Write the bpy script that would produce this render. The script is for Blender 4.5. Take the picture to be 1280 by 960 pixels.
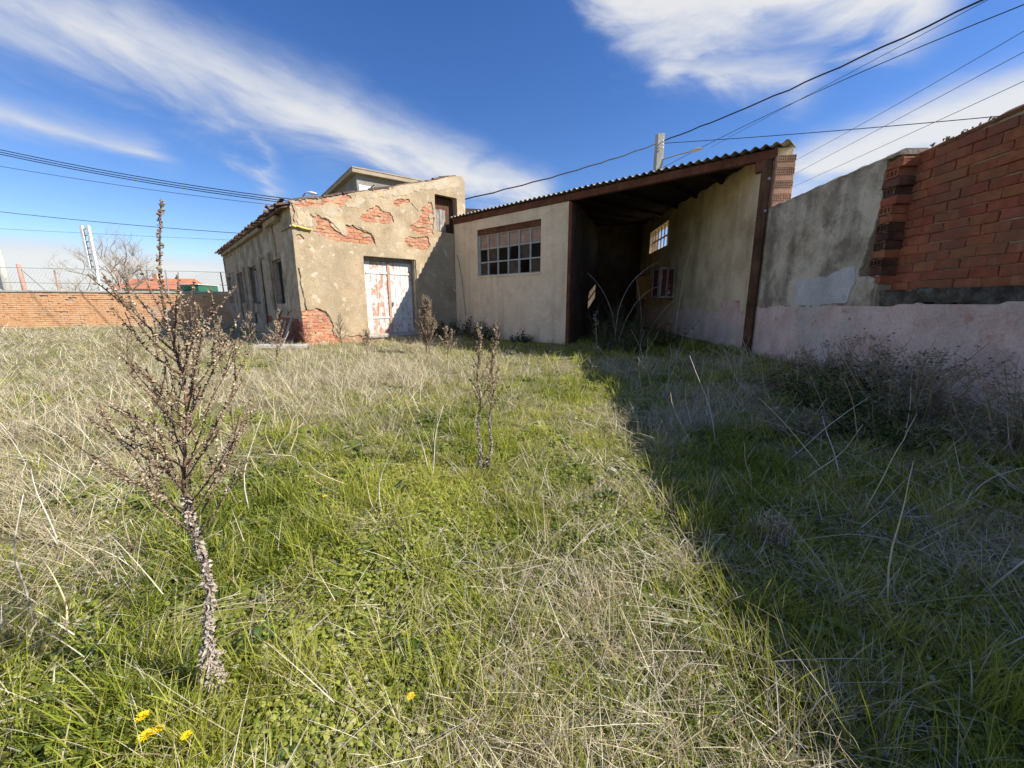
import bpy, bmesh, math, random
import numpy as np
from mathutils import Vector, Matrix, noise as mnoise

for o in list(bpy.data.objects):
    bpy.data.objects.remove(o, do_unlink=True)
SC = bpy.context.scene
COL = SC.collection
R_ = math.radians

# ------------------------------------------------------------------ camera
cd = bpy.data.cameras.new('camera'); cam = bpy.data.objects.new('camera', cd); COL.objects.link(cam)
cd.sensor_width = 36.0; cd.lens = 490 / 1280 * 36.0
cd.clip_start = 0.05; cd.clip_end = 3000
PITCH = math.atan(102 / 490)
cam.location = (0, 0, 1.25); cam.rotation_euler = (math.pi / 2 - PITCH, 0, 0)
SC.camera = cam
SC.render.resolution_x = 1024; SC.render.resolution_y = 768
SC.view_settings.view_transform = 'Standard'; SC.view_settings.look = 'None'
SC.view_settings.gamma = 1; SC.view_settings.use_curve_mapping = False
SC.view_settings.exposure = 0.85
SC.cycles.max_bounces = 4; SC.cycles.diffuse_bounces = 2; SC.cycles.glossy_bounces = 2; SC.cycles.transmission_bounces = 3; SC.cycles.transparent_max_bounces = 4
SC.cycles.caustics_reflective = False; SC.cycles.caustics_refractive = False

# ------------------------------------------------------------------ sun and sky
SUN = Vector((0.752, -0.135, 0.635)).normalized()
ELEV = math.asin(SUN.z); ROT = math.atan2(SUN.x, SUN.y)
sl = bpy.data.lights.new('sun', 'SUN'); so = bpy.data.objects.new('sun', sl); COL.objects.link(so)
sl.energy = 5.0; sl.angle = R_(0.5); sl.color = (1.0, 0.95, 0.86)
so.rotation_euler = SUN.to_track_quat('Z', 'Y').to_euler(); so.location = (20, -5, 30)

world = bpy.data.worlds.new('World'); SC.world = world; world.use_nodes = True
world.cycles.sampling_method = 'MANUAL'; world.cycles.sample_map_resolution = 256
wt = world.node_tree; wt.nodes.clear()
def wn(t, **k):
    n = wt.nodes.new(t)
    for a, v in k.items(): setattr(n, a, v)
    return n
def wl(a, b): wt.links.new(a, b)
def wmath(op, a, b=None, c=None, clamp=False):
    n = wn('ShaderNodeMath', operation=op, use_clamp=clamp)
    for i, v in enumerate((a, b, c)):
        if v is None: continue
        if isinstance(v, (int, float)): n.inputs[i].default_value = v
        else: wl(v, n.inputs[i])
    return n.outputs[0]
sky = wn('ShaderNodeTexSky', sky_type='NISHITA', sun_disc=False)
sky.sun_elevation = ELEV; sky.sun_rotation = ROT
sky.altitude = 700; sky.air_density = 1.0; sky.dust_density = 0.25; sky.ozone_density = 2.5
hs = wn('ShaderNodeHueSaturation'); hs.inputs['Saturation'].default_value = 1.27; hs.inputs['Value'].default_value = 1.25; hs.inputs['Hue'].default_value = 0.513
wl(sky.outputs[0], hs.inputs['Color'])
tc = wn('ShaderNodeTexCoord'); sep = wn('ShaderNodeSeparateXYZ'); wl(tc.outputs['Generated'], sep.inputs[0])
X, Y, Z = sep.outputs
az = wmath('MULTIPLY', wmath('ARCTAN2', X, Y), 180 / math.pi)
el = wmath('MULTIPLY', wmath('ARCSINE', Z), 180 / math.pi)
# wind-drawn cirrus: the lookup is stretched along a slanting direction
nz = wn('ShaderNodeTexNoise', noise_dimensions='3D'); nz.inputs['Scale'].default_value = 1.0
nz.inputs['Detail'].default_value = 6; nz.inputs['Roughness'].default_value = 0.56; nz.inputs['Distortion'].default_value = 0.7
cx = wn('ShaderNodeCombineXYZ')
wl(wmath('ADD', wmath('MULTIPLY', az, 0.062), wmath('MULTIPLY', el, -0.02)), cx.inputs[0])
wl(wmath('ADD', wmath('MULTIPLY', el, 0.19), wmath('MULTIPLY', az, 0.035)), cx.inputs[1])
wl(cx.outputs[0], nz.inputs['Vector'])
nf = wn('ShaderNodeTexNoise', noise_dimensions='3D'); nf.inputs['Scale'].default_value = 3.1
nf.inputs['Detail'].default_value = 4.5; nf.inputs['Roughness'].default_value = 0.62; nf.inputs['Distortion'].default_value = 0.0
wl(cx.outputs[0], nf.inputs['Vector'])
NZ = wmath('ADD', wmath('MULTIPLY', nz.outputs[0], 0.72), wmath('MULTIPLY', nf.outputs[0], 0.28))
warp = wmath('MULTIPLY', wmath('SUBTRACT', nz.outputs[0], 0.5), 9.0)
AZW = wmath('ADD', az, warp); ELW = wmath('ADD', el, wmath('MULTIPLY', warp, 0.5))
def wvec(op, a, b=None, c=None):
    n = wn('ShaderNodeVectorMath', operation=op)
    for i, v in enumerate((a, b, c)):
        if v is None: continue
        if isinstance(v, tuple): n.inputs[i].default_value = v
        else: wl(v, n.inputs[i])
    return n.outputs['Value'] if op in ('DOT_PRODUCT', 'LENGTH') else n.outputs['Vector']
AE = wn('ShaderNodeCombineXYZ'); wl(AZW, AE.inputs[0]); wl(ELW, AE.inputs[1])
def capsule(a0, e0, a1, e1, w, amp):
    """soft bank of cloud along a stretch of the sky given by bearing and height"""
    dx, dy = a1 - a0, e1 - e0; L2 = dx * dx + dy * dy
    p = wvec('SUBTRACT', AE.outputs[0], (a0, e0, 0))
    t = wmath('MULTIPLY', wvec('DOT_PRODUCT', p, (dx / L2, dy / L2, 0)), 1.0, clamp=True)
    return wmath('MULTIPLY_ADD', wvec('LENGTH', wvec('MULTIPLY_ADD', t, (-dx, -dy, 0), p)), -amp / w, amp)
banks = [(-62, 23, -41, 23.5, 7.5, .80), (-41, 23.5, -21, 20.5, 6.5, .88), (-21, 20.5, -6, 16.5, 5.5, .92), (-10, 17, 3, 14, 4.6, .95),
         (-58, 16.5, -40, 14.5, 3.4, .66), (-31, 18, -29, 12.5, 3.0, .55),
         (14, 33, 30, 30, 8.0, 1.05), (28, 29.5, 41, 25.5, 5.0, 1.1), (20, 26, 33, 22.5, 4.5, .72),
         (34, 13.4, 44, 15.6, 4.6, 1.15), (44, 15.6, 56, 16.2, 4.6, 1.2),
         (-62, 3.2, -30, 2.2, 3.8, 1.4), (60, 3.0, 90, 4, 3, .9)
         ]
acc = 0.0
for b in banks:
    acc = wmath('MAXIMUM', capsule(*b[:4], b[4] * 1.22, b[5]), acc)
# unseen cloud added over the rest of the sky to whiten the shade
nb2 = wn('ShaderNodeTexNoise', noise_dimensions='3D'); nb2.inputs['Scale'].default_value = 2.3; nb2.inputs['Detail'].default_value = 3; wl(tc.outputs['Generated'], nb2.inputs['Vector'])
side_ = wmath('SUBTRACT', wmath('ABSOLUTE', az), 58.0); high_ = wmath('SUBTRACT', el, 40.0)
beyond = wmath('DIVIDE', wmath('MAXIMUM', side_, high_), 14.0, clamp=True)
cover = wmath('MULTIPLY', wmath('MULTIPLY', wmath('SUBTRACT', nb2.outputs[0], 0.46), 4.0, clamp=True), beyond)
acc = wmath('MAXIMUM', acc, cover)
dens = wmath('ADD', acc, wmath('MULTIPLY', wmath('SUBTRACT', NZ, 0.5), 1.3))
mr = wn('ShaderNodeMapRange', interpolation_type='SMOOTHSTEP'); wl(dens, mr.inputs['Value'])
mr.inputs['From Min'].default_value = 0.10; mr.inputs['From Max'].default_value = 1.0
cl = wmath('MULTIPLY', mr.outputs[0], wmath('MULTIPLY', acc, 1.6, clamp=True), clamp=True)
SKYS = 0.073
bg = wn('ShaderNodeBackground'); bg.inputs['Strength'].default_value = SKYS; wl(hs.outputs[0], bg.inputs['Color'])
bc = wn('ShaderNodeBackground'); bc.inputs['Strength'].default_value = 0.47
crp = wn('ShaderNodeValToRGB'); wl(dens, crp.inputs[0])
crp.color_ramp.elements[0].position = .3; crp.color_ramp.elements[0].color = (.66, .74, .92, 1)
crp.color_ramp.elements[1].position = 1.25; crp.color_ramp.elements[1].color = (1.0, 1.0, 1.0, 1)
wl(crp.outputs[0], bc.inputs['Color'])
mx = wn('ShaderNodeMixShader'); wl(wmath('MULTIPLY', cl, 0.92), mx.inputs[0]); wl(bg.outputs[0], mx.inputs[1]); wl(bc.outputs[0], mx.inputs[2])
wo = wn('ShaderNodeOutputWorld'); wl(mx.outputs[0], wo.inputs['Surface'])

# ------------------------------------------------------------------ helpers
rng = random.Random(7)
def n3(x, y, z): return mnoise.noise(Vector((x, y, z)))
def fbm(x, y, z, o=4): return mnoise.fractal(Vector((x, y, z)), 0.9, 2.1, o)
def wloc(parent):
    v = Vector((0, 0, 0))
    while parent is not None:
        v += parent.location; parent = parent.parent
    return v
def tag(o, label=None, cat=None, group=None, kind=None):
    if label: o['label'] = label
    if cat: o['category'] = cat
    if group: o['group'] = group
    if kind: o['kind'] = kind
    return o
def thing(name, loc, label, cat, group=None):
    o = bpy.data.objects.new(name, None); COL.objects.link(o); o.location = loc
    o.empty_display_size = 0.2
    return tag(o, label, cat, group)
def link(name, me, mat, parent=None, loc=(0, 0, 0), rot=(0, 0, 0)):
    """loc is a world position; it is stored relative to the parent"""
    o = bpy.data.objects.new(name, me); COL.objects.link(o)
    if mat is not None and len(me.materials) == 0: me.materials.append(mat)
    o.parent = parent; o.location = Vector(loc) - wloc(parent); o.rotation_euler = rot
    return o
def mesh(name, v, f, smooth=False):
    me = bpy.data.meshes.new(name); me.from_pydata([tuple(p) for p in v], [], f); me.update()
    if smooth: me.polygons.foreach_set('use_smooth', [True] * len(me.polygons))
    return me
class Frame:
    """a vertical wall plane: s along the wall, y into the wall, z up, mapped to world"""
    def __init__(self, P, ang): self.P = Vector((P[0], P[1], 0)); self.a = ang; self.u = Vector((math.cos(ang), math.sin(ang), 0)); self.v = Vector((-math.sin(ang), math.cos(ang), 0))
    def __call__(self, s, y, z): return self.P + self.u * s + self.v * y + Vector((0, 0, z))
class MB:
    def __init__(self): self.v = []; self.f = []
    def box(self, F, s0, s1, y0, y1, z0, z1, j=0.0):
        n = len(self.v)
        for (s, y, z) in ((s0, y0, z0), (s1, y0, z0), (s1, y1, z0), (s0, y1, z0), (s0, y0, z1), (s1, y0, z1), (s1, y1, z1), (s0, y1, z1)):
            self.v.append(F(s + rng.uniform(-j, j), y + rng.uniform(-j, j), z + rng.uniform(-j, j)))
        for q in ((0, 3, 2, 1), (4, 5, 6, 7), (0, 1, 5, 4), (1, 2, 6, 5), (2, 3, 7, 6), (3, 0, 4, 7)): self.f.append(tuple(n + i for i in q))
        return self
    def tube(self, pts, rad, k=5, cap=True):
        pts = [Vector(p) for p in pts]; n0 = len(self.v)
        if not hasattr(rad, '__len__'): rad = [rad] * len(pts)
        up = Vector((0.13, 0.31, 0.94))
        for i, p in enumerate(pts):
            t = (pts[min(i + 1, len(pts) - 1)] - pts[max(i - 1, 0)])
            if t.length < 1e-9: t = Vector((0, 0, 1))
            t.normalize(); a = t.cross(up)
            if a.length < 0.05: a = t.cross(Vector((1, 0, 0)))
            a.normalize(); b = t.cross(a)
            for q in range(k):
                an = 2 * math.pi * q / k; self.v.append(p + (a * math.cos(an) + b * math.sin(an)) * rad[i])
        for i in range(len(pts) - 1):
            for q in range(k):
                q2 = (q + 1) % k
                self.f.append((n0 + i * k + q, n0 + i * k + q2, n0 + (i + 1) * k + q2, n0 + (i + 1) * k + q))
        if cap:
            self.f.append(tuple(n0 + q for q in range(k))[::-1]); self.f.append(tuple(n0 + (len(pts) - 1) * k + q for q in range(k)))
        return self
    def blob(self, c, r, sx=1, sy=1, sz=1, j=.3):
        n = len(self.v); c = Vector(c)
        for d in ((1, 0, 0), (-1, 0, 0), (0, 1, 0), (0, -1, 0), (0, 0, 1), (0, 0, -1)):
            m = r * rng.uniform(1 - j, 1 + j)
            self.v.append(c + Vector((d[0] * sx * m, d[1] * sy * m, d[2] * sz * m)))
        for q in ((0, 2, 4), (2, 1, 4), (1, 3, 4), (3, 0, 4), (2, 0, 5), (1, 2, 5), (3, 1, 5), (0, 3, 5)): self.f.append(tuple(n + i for i in q))
    def build(self, name, mat, parent=None, smooth=False, kind=None):
        o0 = wloc(parent); me = mesh(name, [Vector(p) - o0 for p in self.v], self.f, smooth)
        o = link(name, me, mat, parent, loc=o0)
        if kind: o['kind'] = kind
        return o
def bevel_mesh(name, sx, sy, sz, bev=0.006, jit=0.0, seed=0):
    bm = bmesh.new(); bmesh.ops.create_cube(bm, size=1)
    for v in bm.verts: v.co = Vector((v.co.x * sx, v.co.y * sy, v.co.z * sz))
    if bev > 0: bmesh.ops.bevel(bm, geom=bm.edges[:], offset=bev, segments=1, affect='EDGES')
    r = random.Random(seed)
    if jit:
        for v in bm.verts: v.co += Vector((r.uniform(-jit, jit), r.uniform(-jit, jit), r.uniform(-jit, jit)))
    me = bpy.data.meshes.new(name); bm.to_mesh(me); bm.free(); return me
def inpoly(x, y, poly):
    c = False; n = len(poly); j = n - 1
    for i in range(n):
        xi, yi = poly[i]; xj, yj = poly[j]
        if (yi > y) != (yj > y) and x < (xj - xi) * (y - yi) / (yj - yi) + xi: c = not c
        j = i
    return c
def sheet(name, F, mask, s0, s1, z0, z1, res, yf, yb, mat, parent, relief=0.004, rs=3.0, smooth_it=2, back=False, kind=None):
    """a slab of render or masonry cut to a ragged outline: front at yf, back at yb"""
    ns = max(1, round((s1 - s0) / res)); nz_ = max(1, round((z1 - z0) / res))
    ds = (s1 - s0) / ns; dz = (z1 - z0) / nz_
    M = [[mask(s0 + (i + .5) * ds, z0 + (j + .5) * dz) for j in range(nz_)] for i in range(ns)]
    pos = {}
    def cell(i, j): return 0 <= i < ns and 0 <= j < nz_ and M[i][j]
    edges = []
    for i in range(ns):
        for j in range(nz_):
            if not M[i][j]: continue
            for a in ((i, j), (i + 1, j), (i + 1, j + 1), (i, j + 1)):
                if a not in pos: pos[a] = [s0 + a[0] * ds, z0 + a[1] * dz]
            if not cell(i, j - 1): edges.append(((i, j), (i + 1, j)))
            if not cell(i + 1, j): edges.append(((i + 1, j), (i + 1, j + 1)))
            if not cell(i, j + 1): edges.append(((i + 1, j + 1), (i, j + 1)))
            if not cell(i - 1, j): edges.append(((i, j + 1), (i, j)))
    nb = {}
    for a, b in edges: nb.setdefault(a, []).append(b); nb.setdefault(b, []).append(a)
    for _ in range(smooth_it):
        new = {}
        for a, l in nb.items():
            if len(l) != 2: continue
            px = (pos[l[0]][0] + pos[l[1]][0]) / 2; pz = (pos[l[0]][1] + pos[l[1]][1]) / 2
            new[a] = [pos[a][0] * .45 + px * .55, pos[a][1] * .45 + pz * .55]
        pos.update(new)
    o0 = wloc(parent); v = []; f = []; idx = {}
    for a, (s, z) in pos.items():
        idx[a] = len(v); v.append(F(s, yf - relief * fbm(s * rs, z * rs, 3.7), z) - o0)
    nF = len(v); bidx = {}
    for a in (pos if back else nb):
        s, z = pos[a]; bidx[a] = len(v); v.append(F(s, yb, z) - o0)
    for i in range(ns):
        for j in range(nz_):
            if M[i][j]:
                q = ((i, j), (i + 1, j), (i + 1, j + 1), (i, j + 1))
                f.append(tuple(idx[a] for a in q))
                if back: f.append(tuple(bidx[a] for a in reversed(q)))
    for a, b in edges: f.append((idx[b], idx[a], bidx[a], bidx[b]))
    o = link(name, mesh(name, v, f), mat, parent, loc=o0)
    if kind: o['kind'] = kind
    return o

# ------------------------------------------------------------------ materials
class Mat:
    def __init__(self, name, vary=False):
        self.vary = vary; self.m = bpy.data.materials.new(name); self.m.use_nodes = True; self.t = self.m.node_tree; self.t.nodes.clear()
        self.out = self.n('ShaderNodeOutputMaterial'); self.b = self.n('ShaderNodeBsdfPrincipled'); self.l(self.b.outputs[0], self.out.inputs[0])
        self.b.inputs['Specular IOR Level'].default_value = 0.25
        self.tc = self.n('ShaderNodeTexCoord'); self.oi = self.n('ShaderNodeObjectInfo')
    def n(self, t, **k):
        n = self.t.nodes.new(t)
        for a, v in k.items(): setattr(n, a, v)
        return n
    def l(self, a, b): self.t.links.new(a, b)
    def noise(self, scale, detail=6, rough=.6, stretch=(1, 1, 1), dist=0., perobj=True):
        mp = self.n('ShaderNodeMapping'); mp.inputs['Scale'].default_value = stretch
        if perobj: self.l(self.tc.outputs['Object'], mp.inputs[0])
        else: self.l(self.n('ShaderNodeNewGeometry').outputs['Position'], mp.inputs[0])
        t = self.n('ShaderNodeTexNoise', noise_dimensions='4D' if self.vary and perobj else '3D'); t.inputs['Scale'].default_value = scale; t.inputs['Detail'].default_value = detail
        t.inputs['Roughness'].default_value = rough; t.inputs['Distortion'].default_value = dist; self.l(mp.outputs[0], t.inputs['Vector'])
        if perobj and self.vary:
            q = self.math('MULTIPLY', self.oi.outputs['Random'], 50.0); self.l(q, t.inputs['W'])
        return t.outputs[0]
    def math(self, op, a, b=None, c=None, clamp=False):
        n = self.n('ShaderNodeMath', operation=op, use_clamp=clamp)
        for i, v in enumerate((a, b, c)):
            if v is None: continue
            if isinstance(v, (int, float)): n.inputs[i].default_value = v
            else: self.l(v, n.inputs[i])
        return n.outputs[0]
    def ramp(self, fac, stops):
        r = self.n('ShaderNodeValToRGB'); self.l(fac, r.inputs[0]); e = r.color_ramp.elements
        while len(e) < len(stops): e.new(0.5)
        for i, (p, c) in enumerate(stops):
            e[i].position = p; e[i].color = (c[0], c[1], c[2], 1) if hasattr(c, '__len__') else (c, c, c, 1)
        return r.outputs[0]
    def mix(self, fac, a, b, mode='MIX'):
        n = self.n('ShaderNodeMix', data_type='RGBA', blend_type=mode)
        for i, v in ((0, fac), (6, a), (7, b)):
            if isinstance(v, (int, float)): n.inputs[i].default_value = v
            elif isinstance(v, tuple): n.inputs[i].default_value = (*v, 1)
            else: self.l(v, n.inputs[i])
        return n.outputs[2]
    def bump(self, h, strength=.4, dist=.01):
        b = self.n('ShaderNodeBump'); b.inputs['Strength'].default_value = strength; b.inputs['Distance'].default_value = dist
        self.l(h, b.inputs['Height']); self.l(b.outputs[0], self.b.inputs['Normal'])
    def col(self, c, rough=.9):
        if isinstance(c, tuple): self.b.inputs['Base Color'].default_value = (*c, 1)
        else: self.l(c, self.b.inputs['Base Color'])
        self.b.inputs['Roughness'].default_value = rough
        return self.m
def mottled(name, stops, scale=3., fine=30., rough=.92, bump=.4, bdist=.008, streak=None, spots=None, rnd=0.0, big=None):
    M = Mat(name, rnd > 0); a = M.noise(scale, 6, .62); c = M.ramp(a, stops)
    if big:   # big = (scale, lo, hi, colour, amount)
        g = M.ramp(M.noise(big[0], 4, .6, perobj=False), [(big[1], 0), (big[2], 1)]); c = M.mix(M.math('MULTIPLY', g, big[4]), c, big[3])
    if streak:  # (scale, lo, hi, colour, amount): run-off marks that follow the vertical
        g = M.ramp(M.noise(streak[0], 4, .6, stretch=(1, 1, .12)), [(streak[1], 0), (streak[2], 1)]); c = M.mix(M.math('MULTIPLY', g, streak[4]), c, streak[3])
    if spots:
        g = M.ramp(M.noise(spots[0], 4, .65), [(spots[1], 0), (spots[2], 1)]); c = M.mix(M.math('MULTIPLY', g, spots[4]), c, spots[3])
    fn = M.noise(fine, 3, .65); c = M.mix(.22, c, M.ramp(fn, [(.3, .12), (.7, .9)]), 'OVERLAY')
    if rnd:
        hsv = M.n('ShaderNodeHueSaturation'); M.l(c, hsv.inputs['Color'])
        M.l(M.math('MULTIPLY_ADD', M.oi.outputs['Random'], rnd, 1 - rnd / 2), hsv.inputs['Value'])
        M.l(M.math('MULTIPLY_ADD', M.math('FRACT', M.math('MULTIPLY', M.oi.outputs['Random'], 17.3)), .018, .490), hsv.inputs['Hue']); c = hsv.outputs[0]
    M.bump(fn, bump, bdist * 1.2)
    return M.col(c, rough)
m_ochre = mottled('ochre_plaster', [(.25, (.28, .205, .125)), (.5, (.42, .318, .20)), (.75, (.53, .425, .285))], 1.9, 26, bump=.6,
                  streak=(1.6, .50, .72, (.36, .29, .20), .6), spots=(5, .58, .68, (.60, .52, .40), .7), big=(.7, .46, .62, (.34, .275, .185), .75))
m_sideplaster = mottled('weathered_side_plaster', [(.28, (.15, .115, .08)), (.5, (.35, .285, .205)), (.75, (.60, .525, .42))], 1.8, 20, bump=.7,
                  streak=(1.5, .48, .66, (.17, .125, .085), .55), spots=(2.2, .58, .66, (.36, .18, .10), .7))
m_shedplaster = mottled('pale_shed_plaster', [(.25, (.62, .475, .325)), (.5, (.74, .585, .415)), (.75, (.82, .67, .50))], 1.6, 24, bump=.4,
                  streak=(2.2, .52, .74, (.46, .34, .23), .6), spots=(1.5, .54, .72, (.52, .40, .28), .7))
m_inplaster = mottled('cream_plaster', [(.25, (.46, .345, .205)), (.5, (.70, .56, .37)), (.75, (.80, .67, .48))], 1.4, 24, bump=.35,
                  streak=(1.6, .50, .72, (.32, .225, .125), .6), big=(.8, .50, .66, (.36, .265, .16), .6))
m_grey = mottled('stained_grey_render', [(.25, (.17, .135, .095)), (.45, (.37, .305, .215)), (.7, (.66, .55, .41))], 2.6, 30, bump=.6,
                  streak=(2.4, .50, .72, (.12, .10, .072), .55), big=(1.0, .46, .60, (.68, .575, .44), .8), spots=(1.7, .50, .64, (.18, .14, .10), .75))
m_patchc = mottled('pale_cement', [(.3, (.46, .43, .40)), (.7, (.64, .61, .57))], 3, 40, bump=.5, spots=(5, .6, .7, (.28, .28, .27), .5))
m_pink = mottled('pink_plaster', [(.25, (.48, .32, .255)), (.5, (.68, .49, .41)), (.75, (.78, .62, .53))], 2.0, 30, bump=.7,
                  spots=(3.0, .60, .68, (.47, .21, .14), .55), big=(1.1, .5, .68, (.50, .46, .40), .65))
m_brick = mottled('red_brick', [(.25, (.21, .062, .03)), (.5, (.33, .105, .05)), (.8, (.44, .17, .085))], 7, 60, bump=.9, bdist=.008, rnd=.22, spots=(6, .58, .72, (.44, .27, .17), .35), big=(1.9, .48, .62, (.20, .10, .06), .6))
m_brickh = mottled('faded_red_brick', [(.25, (.36, .14, .075)), (.5, (.47, .20, .11)), (.8, (.54, .28, .175))], 7, 50, bump=.7, bdist=.005, rnd=.35, spots=(7, .54, .66, (.52, .38, .26), .55), big=(3.0, .52, .64, (.50, .36, .23), .5))
m_brickd = mottled('dark_brick', [(.25, (.04, .025, .018)), (.5, (.11, .05, .032)), (.8, (.24, .10, .06))], 6, 50, bump=.6, bdist=.004, rnd=.6)  # dark brick tones that vary from brick to brick
m_brickp = mottled('pale_hollow_brick', [(.25, (.44, .24, .15)), (.5, (.55, .31, .20)), (.8, (.62, .41, .29))], 7, 50, bump=.5, bdist=.003, rnd=.3)
m_bricko = mottled('orange_far_brick', [(.25, (.56, .27, .13)), (.5, (.68, .38, .20)), (.8, (.74, .50, .32))], 4.2, 30, bump=.3, spots=(1.1, .54, .64, (.56, .45, .35), .7), big=(.6, .54, .66, (.42, .27, .18), .5))
m_mortar = mottled('old_mortar', [(.25, (.26, .19, .13)), (.5, (.41, .315, .225)), (.8, (.52, .42, .31))], 8, 60, bump=.9, bdist=.012)
m_rubble = mottled('mossy_mortar', [(.25, (.03, .027, .022)), (.5, (.11, .095, .07)), (.8, (.30, .26, .2))], 6, 45, bump=1., bdist=.02)
m_wood = mottled('red_brown_timber', [(.25, (.07, .025, .014)), (.5, (.15, .055, .03)), (.8, (.23, .10, .06))], 3, 40, bump=.5, streak=(12, .45, .7, (.05, .025, .016), .6))
m_post = mottled('brown_post_timber', [(.25, (.06, .028, .016)), (.5, (.12, .058, .032)), (.8, (.20, .11, .065))], 3, 40, bump=.6, streak=(14, .45, .7, (.03, .018, .012), .7))
m_greywood = mottled('grey_weathered_wood', [(.25, (.16, .14, .12)), (.5, (.33, .30, .27)), (.8, (.48, .45, .41))], 4, 50, bump=.6, streak=(16, .45, .65, (.12, .10, .085), .8), rnd=.3)
m_frame = mottled('grey_window_paint', [(.3, (.30, .30, .28)), (.7, (.44, .44, .41))], 6, 50, bump=.3)
def door_paint(name, th):
    M = Mat(name, True)
    g = M.ramp(M.noise(5.5, 9, .74, stretch=(1, 1, .55), dist=.5), [(th, 0), (th + .04, 1)])
    base = M.ramp(M.noise(5, 6, .6), [(.3, (.52, .50, .46)), (.7, (.72, .70, .66))])
    wood = M.ramp(M.noise(9, 6, .6, stretch=(1, 1, .25)), [(.3, (.40, .20, .13)), (.7, (.55, .34, .25))])
    c = M.mix(g, base, wood); g2 = M.ramp(M.noise(13, 6, .7), [(.63, 0), (.68, 1)]); c = M.mix(M.math('MULTIPLY', g2, .8), c, (.28, .26, .24))
    M.bump(M.math('MULTIPLY', g, -1), .5, .004); return M.col(c, .75)
m_door = door_paint('worn_white_paint', .56); m_door2 = door_paint('peeling_white_paint', .475)
m_fibre = mottled('fibre_cement', [(.25, (.14, .135, .12)), (.5, (.27, .26, .24)), (.8, (.40, .39, .36))], 3, 30, bump=.5, spots=(9, .58, .68, (.36, .33, .2), .5))
m_tile = mottled('clay_tile', [(.25, (.06, .038, .028)), (.5, (.13, .08, .06)), (.8, (.24, .165, .13))], 6, 40, bump=.5, rnd=.6, spots=(9, .48, .62, (.09, .085, .07), .9))
m_conc = mottled('concrete', [(.25, (.26, .25, .23)), (.5, (.40, .385, .35)), (.8, (.52, .50, .46))], 2.5, 40, bump=.4, streak=(4, .5, .7, (.22, .20, .17), .5))
m_bwall = mottled('grey_building_render', [(.25, (.17, .155, .13)), (.6, (.26, .24, .20)), (.8, (.34, .31, .26))], 1.0, 14, bump=.3)
m_eave = mottled('cream_eave', [(.3, (.46, .40, .30)), (.7, (.60, .54, .42))], 1.5, 20, bump=.3)
m_tan = mottled('tan_eave', [(.3, (.30, .24, .17)), (.7, (.42, .35, .26))], 1.5, 20, bump=.3)
m_white = mottled('white_paint', [(.3, (.70, .71, .71)), (.7, (.82, .82, .82))], 3, 30, bump=.1)
m_oroof = mottled('orange_roof_tile', [(.3, (.42, .13, .06)), (.7, (.55, .21, .11))], 1.5, 14, bump=.3)
m_green = mottled('green_metal', [(.3, (.02, .10, .06)), (.7, (.04, .15, .09))], 1.5, 14, bump=.1)
m_cable = Mat('black_cable').col((.018, .018, .02), .6)
m_steel = mottled('galvanised_steel', [(.3, (.22, .22, .22)), (.7, (.34, .34, .34))], 5, 30, bump=.1)
m_rust = mottled('rusty_pink_steel', [(.3, (.36, .18, .13)), (.7, (.50, .30, .24))], 4, 30, bump=.1)
m_yellow = mottled('yellow_foam', [(.3, (.62, .42, .06)), (.7, (.75, .60, .22))], 9, 40, bump=.8)
m_redcab = mottled('dark_red_paint', [(.3, (.11, .022, .02)), (.7, (.19, .045, .04))], 5, 30, bump=.2, spots=(6, .58, .66, (.42, .40, .38), .8))
m_ply = mottled('plywood', [(.3, (.33, .15, .05)), (.7, (.46, .24, .09))], 3, 30, bump=.2)
def glass(name, tones):
    M = Mat(name); c = M.ramp(M.noise(5, 6, .65), [(.3, tones[0]), (.75, tones[1])]); M.b.inputs['Specular IOR Level'].default_value = .5
    M.b.inputs['Specular IOR Level'].default_value = tones[3]; return M.col(c, tones[2])
m_pane = glass('dark_glass', ((.004, .004, .004), (.012, .011, .010), .25, .06))
m_pane2 = glass('grimy_glass', ((.02, .017, .014), (.09, .075, .06), .4, .2))
m_brownpane = glass('brown_glass', ((.26, .15, .105), (.46, .32, .23), .55, .3))  # light brown mottled panes for the top row
m_shadewall = mottled('shade_dark_plaster', [(.25, (.05, .035, .025)), (.5, (.09, .065, .045)), (.8, (.16, .12, .09))], 1.5, 24, bump=.4)  # interior shade of the shed put into the wall colour
m_shadewood = mottled('shade_dark_timber', [(.3, (.018, .012, .009)), (.7, (.04, .027, .02))], 4, 30, bump=.4)  # shade under the roof painted into the timber colour
m_dark = Mat('unlit_interior').col((.02, .017, .014), .95)  # near-black colour stands in for the shade inside the openings
m_soil = mottled('soil_and_thatch', [(.25, (.09, .08, .035)), (.5, (.20, .18, .085)), (.8, (.34, .29, .17))], 6, 70, bump=.9, bdist=.02, spots=(1.1, .5, .7, (.12, .15, .035), .6))
m_deadstem = mottled('dead_brown_stem', [(.25, (.085, .05, .035)), (.5, (.16, .10, .072)), (.8, (.27, .19, .14))], 20, 90, bump=.3)
m_seed = mottled('dry_seed_pod', [(.34, (.06, .04, .026)), (.5, (.26, .19, .12)), (.66, (.60, .51, .37))], 38, 200, bump=.3)
m_paper = mottled('papery_dead_leaf', [(.25, (.25, .20, .16)), (.5, (.38, .325, .27)), (.8, (.52, .46, .39))], 50, 200, bump=.4)
m_straw = mottled('pale_straw', [(.25, (.40, .31, .16)), (.5, (.54, .44, .25)), (.8, (.64, .55, .36))], 12, 90, bump=.2)
m_greystalk = mottled('bleached_stalk', [(.25, (.34, .30, .24)), (.5, (.50, .45, .37)), (.8, (.62, .57, .48))], 12, 90, bump=.2)
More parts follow.
